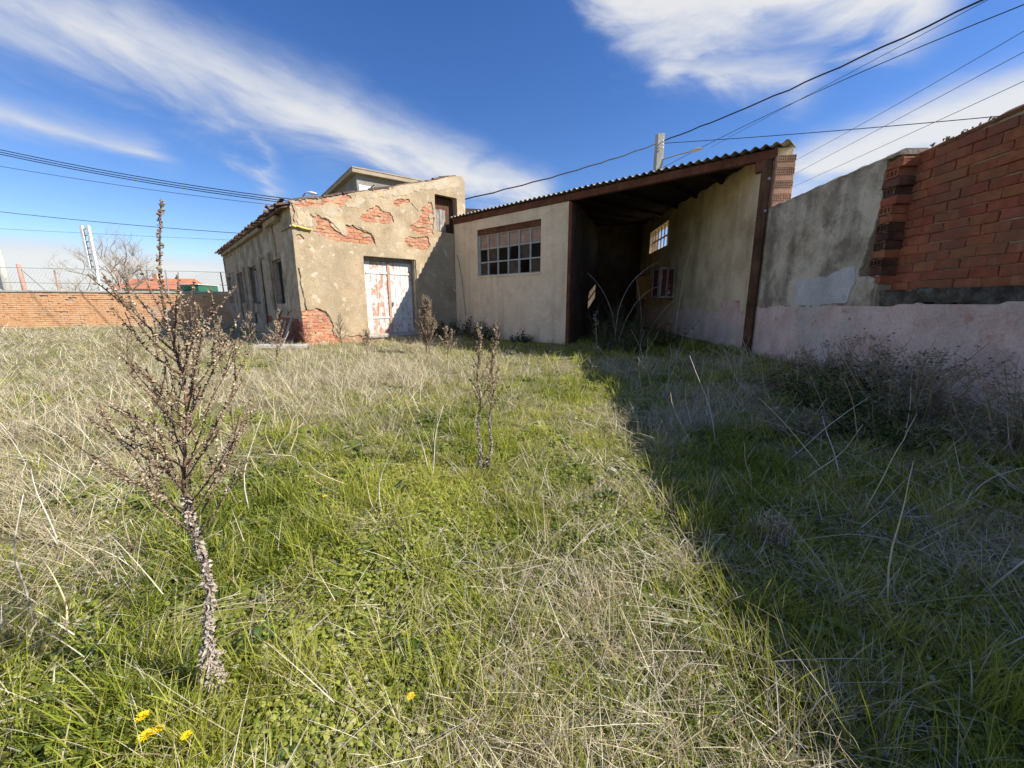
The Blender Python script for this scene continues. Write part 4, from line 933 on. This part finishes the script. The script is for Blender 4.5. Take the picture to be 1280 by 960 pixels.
dead_weed((-6.0, 6.1), .95, 26, .5, 41, 'dark twiggy dead weed in the dry grass before the brick wall', start=.15, rad=.007, pod=.006, podstep=.04, spread=.9, papery=0)
for k, (x, y, h, lb) in enumerate(((-5.2, 8.6, 1.15, 'curling dead weed with pale pods in front of the side windows'), (-4.6, 7.6, .95, 'short dead weed with pale pods leaning in the dry grass'), (-6.6, 9.8, 1.1, 'dead weed with pale pods beside the broken boards'), (-5.9, 8.0, .85, 'low dead weed with pale pods among fallen straw'), (-7.2, 9.6, 1.0, 'dead weed with pale pods before the shaded side wall'), (-1.35, 8.3, .8, 'thin dead weed in the pale grass before the shed window'), (-3.3, 8.9, .7, 'thin dead weed in the pale grass before the door'))):
    dead_weed((x, y), h, 12, .38, 50 + k, lb, lean=(rng.uniform(-.2, .2), 0), start=.2, rad=.006, pod=.012, podstep=.04, spread=.7, papery=0, group='small dead weeds around the house')

def dry_shrub(loc, h, rr, seed, label, nst=46, leaf=0, mat=m_twig, lmat=m_greyleaf, group=None, leafsize=.02, name='dry_shrub', lean=0.):
    r = random.Random(seed); L = Vector((loc[0], loc[1], gh(*loc) - .02)); t = thing(name, L, label, 'shrub', group); mb = MB(); lf = MB()
    def leaf_at(c):
        a = r.uniform(0, 6.28); d = Vector((math.cos(a), math.sin(a), r.uniform(-.4, .8))).normalized(); l = leafsize * r.uniform(.6, 1.5); s = d.cross(Vector((r.uniform(-1, 1), r.uniform(-1, 1), 1))).normalized() * l * .32; n0 = len(lf.v)
        lf.v += [c, c + d * l * .5 + s, c + d * l, c + d * l * .5 - s + Vector((0, 0, -.1 * l))]; lf.f += [(n0, n0 + 1, n0 + 2, n0 + 3)]
    for k in range(nst):
        a = r.uniform(0, 6.28); q = rr * r.random() ** .7
        p = L + Vector((math.cos(a) * q * .5, math.sin(a) * q * .5, 0)); hh = h * (.25 + .85 * r.random() ** 1.3)
        path = arc(p, (math.cos(a) * q / hh * .8 + lean, math.sin(a) * q / hh * .8, 1), hh, 7, r, .16, .0)
        mb.tube(path, [r.choice((.004, .005, .008)) * (1 - .7 * i / 7) for i in range(8)], 4, False)
        for b in range(6):
            i = r.randint(2, 6); a2 = r.uniform(0, 6.28); tw = arc(path[i], (math.cos(a2) * .7, math.sin(a2) * .7, .8), hh * r.uniform(.12, .3), 4, r, .2, .0)
            mb.tube(tw, [.0024, .002, .0016, .0013, .001], 3, False)
            for _ in range(leaf): leaf_at(tw[r.randint(1, 4)] + Vector((r.uniform(-.02, .02), r.uniform(-.02, .02), r.uniform(-.02, .02))))
    mb.build('twigs', mat, t, kind='stuff')
    if leaf: lf.build('leaves', lmat, t, kind='stuff')
def on_wall(s, out): p = FR(s, -out, 0); return (p.x, p.y)
SH = [(2.2, .30, .45, .35, 2, m_twig, 'sparse low twigs against the pink plaster under the grey render'), (3.0, .35, .7, .45, 3, m_greyleaf, 'tan twiggy dry shrub against the pink plaster left of the brick panel'), (3.55, .4, .95, .5, 5, m_greyleaf, 'grey-leaved dry shrub standing under the left end of the brick panel'),
      (4.05, .5, .75, .55, 6, m_leaf, 'dense dark shrub under the middle of the brick panel'), (4.5, .65, 1.0, .55, 7, m_greyleaf, 'greyish shrub crowding the base of the brick wall'), (4.0, 1.1, .55, .55, 8, m_leaf, 'low dark green shrub in the shade below the dry shrubs'),
      (4.75, 1.3, .6, .5, 8, m_leaf, 'dark tangled shrub in the deepest shade of the wall'), (5.1, .85, .85, .55, 6, m_greyleaf, 'faded shrub spilling out from the wall base beside the tangle'), (5.5, 1.5, .5, .5, 8, m_leaf, 'dark leafy shrub outermost of those along the brick wall'),
      (5.8, .8, .95, .55, 4, m_greyleaf, 'brown twiggy shrub at the far end of the row along the wall'), (3.3, 1.1, .45, .5, 4, m_greyleaf, 'low grey bush in front of the row of dry shrubs'), (5.3, 2.0, .4, .45, 6, m_greyleaf, 'low grey bush furthest out from the brick wall')]
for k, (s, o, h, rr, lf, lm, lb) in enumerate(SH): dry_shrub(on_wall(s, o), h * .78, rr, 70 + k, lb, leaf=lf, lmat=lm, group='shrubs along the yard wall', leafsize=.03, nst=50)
for k, (x, y, h, rr, lf, lb) in enumerate(((2.45, 10.3, 1.15, .6, 2, 'bare tangled bush in the mouth of the open shed by the jamb'), (3.2, 10.5, 1.3, .6, 2, 'bare tangled bush below the hung cabinet'), (2.9, 9.6, .8, .55, 4, 'weedy bush before the shed opening in shade'), (4.0, 10.3, .9, .5, 3, 'weedy bush beside the inner shed wall'), (-1.6, 13.9, .8, .5, 5, 'dark weeds in the corner of house and shed'), (-.9, 13.2, .7, .5, 4, 'dark weeds under the shed window'), (-2.5, 14.0, .75, .5, 4, 'dark weeds right of the white door'), (.3, 12.4, .4, .45, 3, 'low dark weeds at the foot of the pale shed wall'))):
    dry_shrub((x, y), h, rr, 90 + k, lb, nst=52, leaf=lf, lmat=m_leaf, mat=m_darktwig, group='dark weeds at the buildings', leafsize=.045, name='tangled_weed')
# long dead canes in the shed mouth and along the wall
def cane(p0, p1, p2, rad, label, mat=m_greystalk, name='dead_cane', heads=0, group='dead canes and stalks'):
    a, b, c = Vector(p0), Vector(p1), Vector(p2); r = random.Random(len(label)); mb = MB()
    pts = [a * (1 - t) ** 2 + b * 2 * t * (1 - t) + c * t * t + Vector((r.uniform(-1, 1), r.uniform(-1, 1), r.uniform(-1, 1))) * rad * .8 for t in [i / 12 for i in range(13)]]
    mb.tube(pts, [rad * .75 * (1 - .6 * i / 12) for i in range(13)], 5)
    for k in range(heads):
        i = r.randint(5, 12); d = Vector((r.uniform(-1, 1), r.uniform(-1, 1), r.uniform(.1, 1))).normalized() * r.uniform(.04, .12); mb.tube([pts[i], pts[i] + d], [rad * .5, rad * .3], 4); mb.blob(pts[i] + d, rad * 1.6)
    tag(mb.build(name, mat, None, True), label, 'stalk', group)
cane((2.75, 10.3, 0), (2.5, 10.3, 1.7), (3.7, 10.3, 2.25), .008, 'long pale cane arching right across the dark shed mouth')
cane((2.75, 10.35, 0), (2.75, 10.4, 1.3), (1.95, 10.5, 2.0), .0065, 'cane arching left toward the shed jamb')
cane((2.7, 10.2, 0), (3.0, 10.2, 1.5), (3.75, 10.2, 1.65), .007, 'short cane bowing over the thicket')
cane((3.5, 10.5, 0), (3.7, 10.5, .9), (4.4, 10.6, 1.4), .0065, 'cane leaning toward the red cabinet')
cane((4.5, 10.9, .1), (4.55, 10.9, 2.0), (4.95, 11.0, 3.6), .008, 'tallest pale cane standing before the inner shed wall')
cane((3.35, 10.3, 0), (3.4, 10.2, 1.0), (3.1, 10.2, 1.9), .006, 'thin cane rising through the thicket')
cane((2.05, 9.6, 0), (2.1, 9.6, .5), (2.0, 9.6, .95), .007, 'white-headed stalk at the edge of sun and shade', heads=10)
cane((4.62, 6.3, .1), (4.75, 6.4, .6), (4.70, 6.6, 1.12), .0065, 'bleached white stalk with crooked side shoots before the pink plaster', heads=9)
cane((3.9, 6.6, .1), (3.85, 6.6, .3), (3.9, 6.6, .52), .008, 'short pale stalk with a white tip near the post', heads=3)
cane((2.0, 2.05, 0), (2.2, 2.15, .3), (2.5, 2.33, .58), .0055, 'thick golden straw stalk slanting up in the shade', mat=m_straw, name='straw_stalk')
SS = [((1.6, 3.6, .05), (1.9, 3.7, .3), (2.1, 3.9, .62), 'straw stalk leaning right in the shaded grass'), ((2.9, 3.4, .1), (2.8, 3.5, .5), (2.6, 3.6, .85), 'straw stalk leaning left before the dry shrubs'), ((2.2, 4.4, .05), (2.9, 4.5, .35), (3.6, 4.6, .55), 'long straw stalk nearly lying over the shaded grass'),
      ((2.6, 2.4, .05), (2.2, 2.5, .35), (1.7, 2.7, .45), 'bent straw stalk crossing the golden one'), ((1.9, 5.2, 0), (2.4, 5.3, .4), (2.9, 5.4, .5), 'pale straw stalk fallen toward the pink plaster'), ((2.05, 1.5, 0), (1.7, 1.55, .35), (1.2, 1.5, .25), 'arched straw stalk drooping over the shadow edge'),
      ((1.5, 1.1, 0), (1.9, 1.15, .3), (2.35, 1.2, .18), 'long arched straw blade low in the shade'), ((2.4, 5.0, .05), (2.42, 5.1, .5), (2.35, 5.2, .9), 'upright straw stalk in the shade below the grey render'), ((3.1, 5.4, .1), (3.2, 5.5, .5), (3.1, 5.6, .95), 'upright straw stalk close to the pink plaster')]
for a, b, c, lb in SS: cane(a, b, c, .0028, lb, mat=m_straw if len(lb) % 2 else m_greystalk, name='straw_stalk')
rs_ = random.Random(77)
stalk_m = []
for q in range(6):
    mb = MB(); L = 1.0; bend = rs_.uniform(-.35, .35); pts = [(bend * t * t + .01 * math.sin(t * 9 + q), .06 * math.sin(t * 2 + q) * t, t) for t in [i / 7 for i in range(8)]]
    mb.tube(pts, [.0065 * (1 - .62 * i / 7) for i in range(8)], 4); stalk_m.append(mesh('straw_stalk', mb.v, mb.f, True)); stalk_m[-1].materials.append(m_straw if q % 2 else m_greystalk)
def stalk(x, y, label, group, lo, hi, tl):
    o = link('straw_stalk', rs_.choice(stalk_m), None, None, (x, y, gh(x, y) - .01), (rs_.gauss(0, tl), rs_.gauss(0, tl), rs_.uniform(0, 6.28))); h = rs_.uniform(lo, hi); o.scale = (.75, .75, h)
    look = ('tall ' if h > (lo + hi) / 2 else 'short ') + ('golden' if o.data.materials[0] == m_straw else 'bleached grey') + (' bowed' if max(abs(v.co.x) for v in o.data.vertices) > .2 else ' straight')
    tag(o, look + ' ' + label, 'stalk', look + ' ' + group)
for k in range(90):
    s_ = rs_.uniform(.8, 7.6); d_ = rs_.uniform(.5, 3.1); p = FR(s_, -d_, 0)
    if p.y < 1.0: continue
    stalk(p.x, p.y, 'straw stalk leaning in the shaded grass by the yard wall', 'straw stalks in the shade', .3, .85, .55)
for k in range(60):
    a_ = rs_.uniform(-1.0, -.2); r_ = rs_.uniform(2.2, 8); stalk(r_ * math.sin(a_), r_ * math.cos(a_), 'straw stalk standing in the sunny dry grass before the house', 'straw stalks in the sun', .25, .6, .4)
# white downy clump
wc = thing('downy_clump', (1.33, 1.79, 0), 'clump of white downy seed heads at the edge of the shadow', 'plant'); mb = MB(); mb2 = MB()
for k in range(70):
    p = Vector((1.33 + rng.gauss(0, .03), 1.79 + rng.gauss(0, .03), .02)); q = p + Vector((rng.uniform(-.04, .04), rng.uniform(-.04, .04), rng.uniform(.05, .19))); mb2.tube([p, q], .002, 3, False)
    for _ in range(7): mb.blob(q + Vector((rng.gauss(0, .008), rng.gauss(0, .008), rng.gauss(0, .014))), rng.uniform(.002, .005), j=.6)
mb2.build('stems', m_twig, wc, kind='stuff'); mb.build('seed_heads', m_paper, wc, kind='stuff')
# low broad-leaved plants
def broadleaf(x, y, n, l, seed, label):
    r = random.Random(seed); z = gh(x, y); t = thing('broadleaf_plant', (x, y, z), label, 'plant', 'low broad-leaved plants in the grass'); pr = []
    for q in range(3):
        me_v = []; me_f = []
        for (u, w) in ((0, .06), (.2, .10), (.45, .24), (.7, .27), (.9, .15)): me_v += [(u, -w, .35 * u * (1.25 - u) - .05 * w), (u, 0, .35 * u * (1.25 - u) - .04), (u, w, .35 * u * (1.25 - u) - .05 * w)]
        me_v.append((1.0, 0, .06 * q)); me_f = [(3 * i + j, 3 * i + 3 + j, 3 * i + 4 + j, 3 * i + 1 + j) for i in range(4) for j in (0, 1)] + [(12, 15, 13), (13, 15, 14)]; pr.append(mesh('leaf', [(a * (1 + .1 * q), b * (1 - .12 * q), c) for a, b, c in me_v], me_f, True)); pr[-1].materials.append(m_leafg)
    for k in range(n):
        o = link('leaf', r.choice(pr), None, t, (x + r.uniform(-.02, .02), y + r.uniform(-.02, .02), z + r.uniform(.0, .05)), (r.uniform(-.3, .3), r.uniform(-.7, .15), 6.283 * k / n + r.uniform(-.4, .4))); o.scale = (l * r.uniform(.6, 1.15),) * 3
for k, (x, y, n, l, lb) in enumerate(((-.36, 1.17, 18, .065, 'dark broad-leaved plant in the middle of the sunny grass'), (-.95, 1.24, 12, .065, 'broad-leaved plant at the foot of the tall dead weed'), (-1.25, 1.45, 11, .07, 'broad-leaved plant in shade beside the tall dead weed'), (-.62, .82, 12, .045, 'small broad-leaved plant near the dandelions'), (-1.5, 1.75, 12, .08, 'broad-leaved plant among the straw behind the tall dead weed'), (.35, 1.0, 11, .045, 'small broad-leaved plant in the straw litter'), (.62, 2.35, 12, .07, 'broad-leaved plant beside the shadow edge'), (-.75, 2.4, 12, .07, 'broad-leaved plant between the tall weed and the slim spires'))):
    broadleaf(x, y, n, l, 300 + k, lb)
# dandelions
def dandelion(x, y, sz, lb, hh=.12):
    z = gh(x, y); t = thing('dandelion', (x, y, z), lb, 'flower', 'yellow dandelions in the grass'); mb = MB(); mb.tube([(x, y, z), (x + .004, y, z + hh)], .0022, 5); mb.build('stem', m_leaf, t)
    mb = MB(); c = Vector((x + .004, y, z + hh))
    for ring, (rr, up_, n) in enumerate(((1.0, .15, 20), (.72, .3, 16), (.42, .42, 11))):
        for k in range(n):
            a = 2 * math.pi * (k + .5 * ring) / n + rng.uniform(-.08, .08); d = Vector((math.cos(a), math.sin(a), 0)); s = Vector((-d.y, d.x, 0)) * sz * .085; l = sz * rr * rng.uniform(.85, 1.1); n0 = len(mb.v)
            mb.v += [c - s * .4, c + s * .4, c + d * l * .75 + s + Vector((0, 0, sz * up_)), c + d * l + Vector((0, 0, sz * up_ * .9)), c + d * l * .75 - s + Vector((0, 0, sz * up_))]; mb.f.append((n0, n0 + 1, n0 + 2, n0 + 3, n0 + 4))
    mb.build('petals', m_petal, t)
for x, y, sz, lb in ((-1.04, .885, .019, 'single dandelion just beyond the overlapping pair'), (-.985, .835, .021, 'larger dandelion of the overlapping pair'), (-.965, .85, .016, 'smaller dandelion of the overlapping pair'), (-.875, .835, .015, 'small dandelion right of the overlapping pair'), (-.30, .94, .013, 'lone small dandelion in the short grass'), (-1.12, 2.15, .014, 'small dandelion beyond the big dead weed'), (-1.93, 3.95, .016, 'far small dandelion in the green strip'), (-1.3, 3.2, .014, 'far small dandelion in the patch of green grass')):
    dandelion(x, y, sz, lb)

# ------------------------------------------------------------------ grass
rg = np.random.default_rng(5)
def nfield(x, y, s, o): return mnoise.noise(Vector((x * s, y * s, o)))
def allowed(x, y):
    if math.hypot(x, y) > 34 or (Vector((x, y, 0)) - FW.P).dot(FW.v) < .1: return False
    if wall_gap(x, y) < .03: return False
    p = Vector((x, y, 0)) - FH.P; a = p.dot(FH.u); b = p.dot(FH.v)
    if b > -.02 and -.02 < a < 5.9: return False
    q = Vector((x, y, 0)) - FS.P
    if q.dot(FS.v) > -.02 and q.dot(FS.u) < 5.15: return False
    if q.dot(FS.v) > 2.2: return False
    return True
def dryness(x, y):
    r = math.hypot(x, y)
    d = .27 + .85 * nfield(x, y, .6, 3) + .55 * nfield(x, y, 1.9, 9)
    d += .42 * sstep(-1.0, -3.2, x) * sstep(1.5, 2.8, y) + .22 * sstep(4.5, 6.5, y) * sstep(1.6, -.2, x) - .45 * sstep(9.0, 11.0, y) * sstep(-1.8, -.6, x)
    d += .45 * math.exp(-((x + 1.8) ** 2 / 3.0 + (y - 6.6) ** 2 / 2.2)); d -= .12 * sstep(1.8, .9, r) + .22 * math.exp(-((x + .2) ** 2 / 1.6 + (y - 3.2) ** 2 / 1.2))
    d += .28 * math.exp(-((x - .72) ** 2 / .10 + (y - 1.8) ** 2 / .8)) + .35 * math.exp(-((x + .3) ** 2 / .04 + (y - 1.5) ** 2 / .15)) + .3 * math.exp(-((x - .1) ** 2 / .03 + (y - 1.2) ** 2 / .06))
    d += .22 * sstep(1.3, 2.2, x) * (1 - sstep(8, 9, y)) + .10 * nfield(x, y, 4.5, 15)
    return min(1, max(0, d))
def points(n, p, keep, rmin=.5, rmax=30, half=1.18):
    out = []; k = 2 - p; tries = 0
    while len(out) < n and tries < n * 8:
        tries += 1
        u = rg.random(); r = (rmin ** k + u * (rmax ** k - rmin ** k)) ** (1 / k); a = rg.uniform(-half, half)
        if rg.random() < .03: a = rg.uniform(-np.pi, np.pi); r = rg.uniform(.1, 2.5)
        x, y = r * math.sin(a), r * math.cos(a)
        if allowed(x, y) and rg.random() < keep(x, y, r): out.append((x, y, r))
    return out
class Strips:
    """gathers many tapering blades; every blade keeps one random value, a dryness and a tone"""
    def __init__(self): self.parts = []
    def add(self, P, H, W, TH, LEAN, BEND, seg, dry, tone):
        n = len(H); d = np.stack([np.cos(TH) * np.sin(LEAN), np.sin(TH) * np.sin(LEAN), np.cos(LEAN)], 1); hz = np.stack([np.cos(TH), np.sin(TH), np.zeros(n)], 1)
        fa = rg.uniform(0, np.pi, n)[:, None]; side = np.stack([-np.sin(TH), np.cos(TH), np.zeros(n)], 1) * np.cos(fa) + hz * np.sin(fa)
        pos = P.copy(); V = np.zeros((n, 2 * seg + 1, 3), dtype=np.float32)
        for i in range(seg):
            w = (W * (1 - .6 * i / seg) / 2)[:, None]; V[:, 2 * i] = pos - side * w; V[:, 2 * i + 1] = pos + side * w
            dd = d + hz * (BEND * (i + .5) / seg)[:, None]; dd[:, 2] -= BEND * .55 * (i / seg) ** 2; dd /= np.linalg.norm(dd, axis=1)[:, None]
            pos = pos + dd * (H / seg)[:, None]
        V[:, 2 * seg] = pos
        self.parts.append((V, seg, rg.random(n), np.asarray(dry), np.asarray(tone)))
    def build(self, name, mat, label, cat):
        vs = []; loops = []; tot = []; rn = []; dr = []; tn = []; off = 0
        for V, seg, r, d, t in self.parts:
            n, m, _ = V.shape; vs.append(V.reshape(-1, 3)); base = off + np.arange(n)[:, None] * m
            q = []
            for i in range(seg - 1): q.append(base + np.array([[2 * i, 2 * i + 1, 2 * i + 3, 2 * i + 2]]))
            tri = base + np.array([[2 * seg - 2, 2 * seg - 1, 2 * seg]])
            loops.append(np.concatenate(q + [tri], 1).ravel()); tot.append(np.tile(np.array([4] * (seg - 1) + [3]), n))
            for a, b in ((rn, r), (dr, d), (tn, t)): a.append(np.repeat(b, m))
            off += n * m
        vs = np.concatenate(vs).astype(np.float32); loops = np.concatenate(loops).astype(np.int32); tot = np.concatenate(tot).astype(np.int32)
        me = bpy.data.meshes.new(name); me.vertices.add(len(vs)); me.vertices.foreach_set('co', vs.ravel()); me.loops.add(len(loops)); me.loops.foreach_set('vertex_index', loops)
        me.polygons.add(len(tot)); st = np.concatenate([[0], np.cumsum(tot)[:-1]]).astype(np.int32); me.polygons.foreach_set('loop_start', st); me.polygons.foreach_set('loop_total', tot)
        for k, arr in (('rnd', rn), ('dry', dr), ('tone', tn)):
            A = me.attributes.new(k, 'FLOAT', 'POINT'); A.data.foreach_set('value', np.concatenate(arr).astype(np.float32))
        me.update(calc_edges=True); return tag(link(name, me, mat), label, cat, kind='stuff')
def tone_at(x, y): return .5 + .75 * nfield(x, y, .9, 21) + .35 * nfield(x, y, 3.1, 25)
def tufts(S, pts, nb0, fall, hfun, wid, lean, bend, segs, rad, dryf, flat=0., zhi=0.):
    groups = {}
    for (x, y, r) in pts:
        n = max(3, int(nb0 / (1 + r * fall) * rg.uniform(.6, 1.4))); sg = segs[0] if r < 3.2 else segs[1]
        groups.setdefault(sg, []).append((x, y, r, n, gh(x, y), hfun(x, y, r), dryf(x, y), tone_at(x, y), rg.uniform(0, 6.283), abs(rg.normal(0, .3))))
    for sg, L in groups.items():
        A = np.array(L); rep = A[:, 3].astype(int); B = np.repeat(A, rep, axis=0); n = len(B)
        sp = rad * (1 + .05 * B[:, 2]); th = rg.uniform(0, 6.283, n); q = np.sqrt(rg.random(n)) * sp
        P = np.stack([B[:, 0] + np.cos(th) * q, B[:, 1] + np.sin(th) * q, B[:, 4] - .008 + rg.random(n) * zhi * (1 + .05 * B[:, 2])], 1)
        H = B[:, 5] * rg.uniform(.45, 1.15, n); W = rg.uniform(*wid, n) * (1 + .26 * B[:, 2])
        TH = np.where(rg.random(n) < .5, B[:, 8] + rg.normal(0, .6, n), rg.uniform(0, 6.283, n)); LN = np.abs(rg.normal(0, lean, n)) + B[:, 9] * .8 + flat
        if flat: LN = np.clip(flat + rg.normal(0, .16, n), .6, 1.75)
        S.add(P, H, W, TH, LN, rg.uniform(.2, 1, n) * bend, sg, np.clip(B[:, 6] + rg.normal(0, .1, n), 0, 1), np.clip(B[:, 7] + rg.normal(0, .12, n), 0, 1))
def hgreen(x, y, r):
    k = .5 + .8 * nfield(x, y, 1.1, 51) + .5 * nfield(x, y, 3.3, 57); return (.040 + .062 * min(1.3, max(0, k))) * (1 + .5 * sstep(1.2, 2.2, x)) * (1 + .03 * r) * (1.6 if rg.random() < .10 else 1)
S = Strips()
tufts(S, points(11500, 1.5, lambda x, y, r: 1.0 - .5 * dryness(x, y)), 50, .24, hgreen, (.0024, .0050), .38, .8, (3, 2), .075, lambda x, y: dryness(x, y) * .62)
tufts(S, points(1500, 1.4, lambda x, y, r: (.9 - dryness(x, y)) * max(0, .3 + nfield(x, y, 1.4, 71))), 34, .16, lambda x, y, r: rg.uniform(.14, .24) * (1 + .02 * r), (.0022, .0042), .25, .55, (4, 3), .05, lambda x, y: dryness(x, y) * .4)
S.build('grass', m_grass, 'short green and yellowing grass covering the yard', 'grass')
S = Strips()
tufts(S, points(2300, 1.25, lambda x, y, r: dryness(x, y) ** 1.5 + .02), 30, .06, lambda x, y, r: rg.uniform(.10, .30) * (1 + .03 * r), (.0012, .0024), .5, .9, (4, 3), .06, lambda x, y: rg.uniform(.5, 1.1))
# matted, fallen straw lies in heaps rather than evenly
def heaps(n, p, keep, m, rad):
    out = []
    for (x, y, r) in points(n, p, keep):
        q = rad * rg.uniform(.5, 1.3) * (1 + .06 * r)
        for _ in range(int(m * rg.uniform(.4, 1.5))):
            X_, Y_ = x + rg.normal(0, q), y + rg.normal(0, q * .7)
            if allowed(X_, Y_): out.append((X_, Y_, r))
    return out
tufts(S, heaps(520, 1.35, lambda x, y, r: dryness(x, y) ** 1.2 + .03, 14, .13), 9, .05, lambda x, y, r: rg.uniform(.07, .30) * (1 + .015 * r), (.0014, .0032), .1, .5, (4, 3), .09, lambda x, y: rg.uniform(.5, 1.1), flat=1.3, zhi=.08)
tufts(S, points(1500, 1.35, lambda x, y, r: .25 + .6 * dryness(x, y)), 5, .03, lambda x, y, r: rg.uniform(.15, .45), (.0014, .0028), .1, .4, (4, 3), .12, lambda x, y: rg.uniform(.5, 1.1), flat=1.2, zhi=.11)
tufts(S, [(rg.normal(-1.9, 1.3), rg.normal(6.6, 1.1), 6.5) for _ in range(240)] + [(rg.normal(-4.5, 1.6), rg.normal(5.0, 1.6), 6.5) for _ in range(260)], 16, .05, lambda x, y, r: rg.uniform(.25, .55), (.0014, .0026), .55, .8, (4, 4), .12, lambda x, y: rg.uniform(.5, 1.1))
S.build('dry_grass', m_dryg, 'pale dry straw standing and lying among the grass', 'dry grass')
def cover_mesh(pts):
    V = []; Fc = []; A = []
    for (x, y, r) in pts:
        z = gh(x, y); tn = min(1, max(0, tone_at(x, y))); dn = .25 * dryness(x, y); k = 1 + .05 * r
        if rg.random() < .82:
            for _ in range(int(26 / (1 + .2 * r)) + 3):
                a = rg.uniform(0, 6.283); q = .085 * k * math.sqrt(rg.random()); c = Vector((x + math.cos(a) * q, y + math.sin(a) * q, z + rg.uniform(.008, .055) * k)); s = rg.uniform(.008, .018) * k; th = rg.uniform(0, 6.283)
                u = Vector((math.cos(th), math.sin(th), rg.uniform(-.3, .5))) * s; v_ = Vector((-math.sin(th), math.cos(th), rg.uniform(-.3, .3))) * s; n0 = len(V); dz = Vector((0, 0, s * .12))
                V += [c - u * .2, c + u * .15 + v_ * .42 - dz, c + u * .6 + v_ * .5 - dz, c + u * 1.05, c + u * .6 - v_ * .5 - dz, c + u * .15 - v_ * .42 - dz]; Fc += [(n0, n0 + 1, n0 + 2, n0 + 3), (n0, n0 + 3, n0 + 4, n0 + 5)]; A += [(rg.random(), dn, tn)] * 6
        else:
            m = int(rg.integers(8, 13))
            for i in range(m):
                th = 6.283 * i / m + rg.uniform(-.3, .3); l = rg.uniform(.06, .13) * k; w = l * .16; e = rg.uniform(.25, .9); d = Vector((math.cos(th), math.sin(th), 0)); sd = Vector((-d.y, d.x, 0)); n0 = len(V); o = Vector((x, y, z))
                for (t, ww) in ((0, .3), (.35, .9), (.7, 1.1)): p = o + d * l * t + Vector((0, 0, l * e * t * (1.2 - t))); V += [p - sd * w * ww, p + sd * w * ww]
                V.append(o + d * l + Vector((0, 0, l * e * .15))); Fc += [(n0, n0 + 1, n0 + 3, n0 + 2), (n0 + 2, n0 + 3, n0 + 5, n0 + 4), (n0 + 4, n0 + 5, n0 + 6)]; A += [(rg.random(), dn, max(0, tn - .25))] * 7
    me = mesh('ground_cover', V, Fc); A = np.array(A, dtype=np.float32)
    for i, k in enumerate(('rnd', 'dry', 'tone')): at = me.attributes.new(k, 'FLOAT', 'POINT'); at.data.foreach_set('value', np.ascontiguousarray(A[:, i]))
    return tag(link('ground_cover', me, m_cover), 'small broad-leaved weeds creeping between the grass', 'ground cover', kind='stuff')
cover_mesh(points(4600, 1.8, lambda x, y, r: (.8 - dryness(x, y)) * (.5 + .9 * nfield(x, y, 1.1, 44)) + .06))
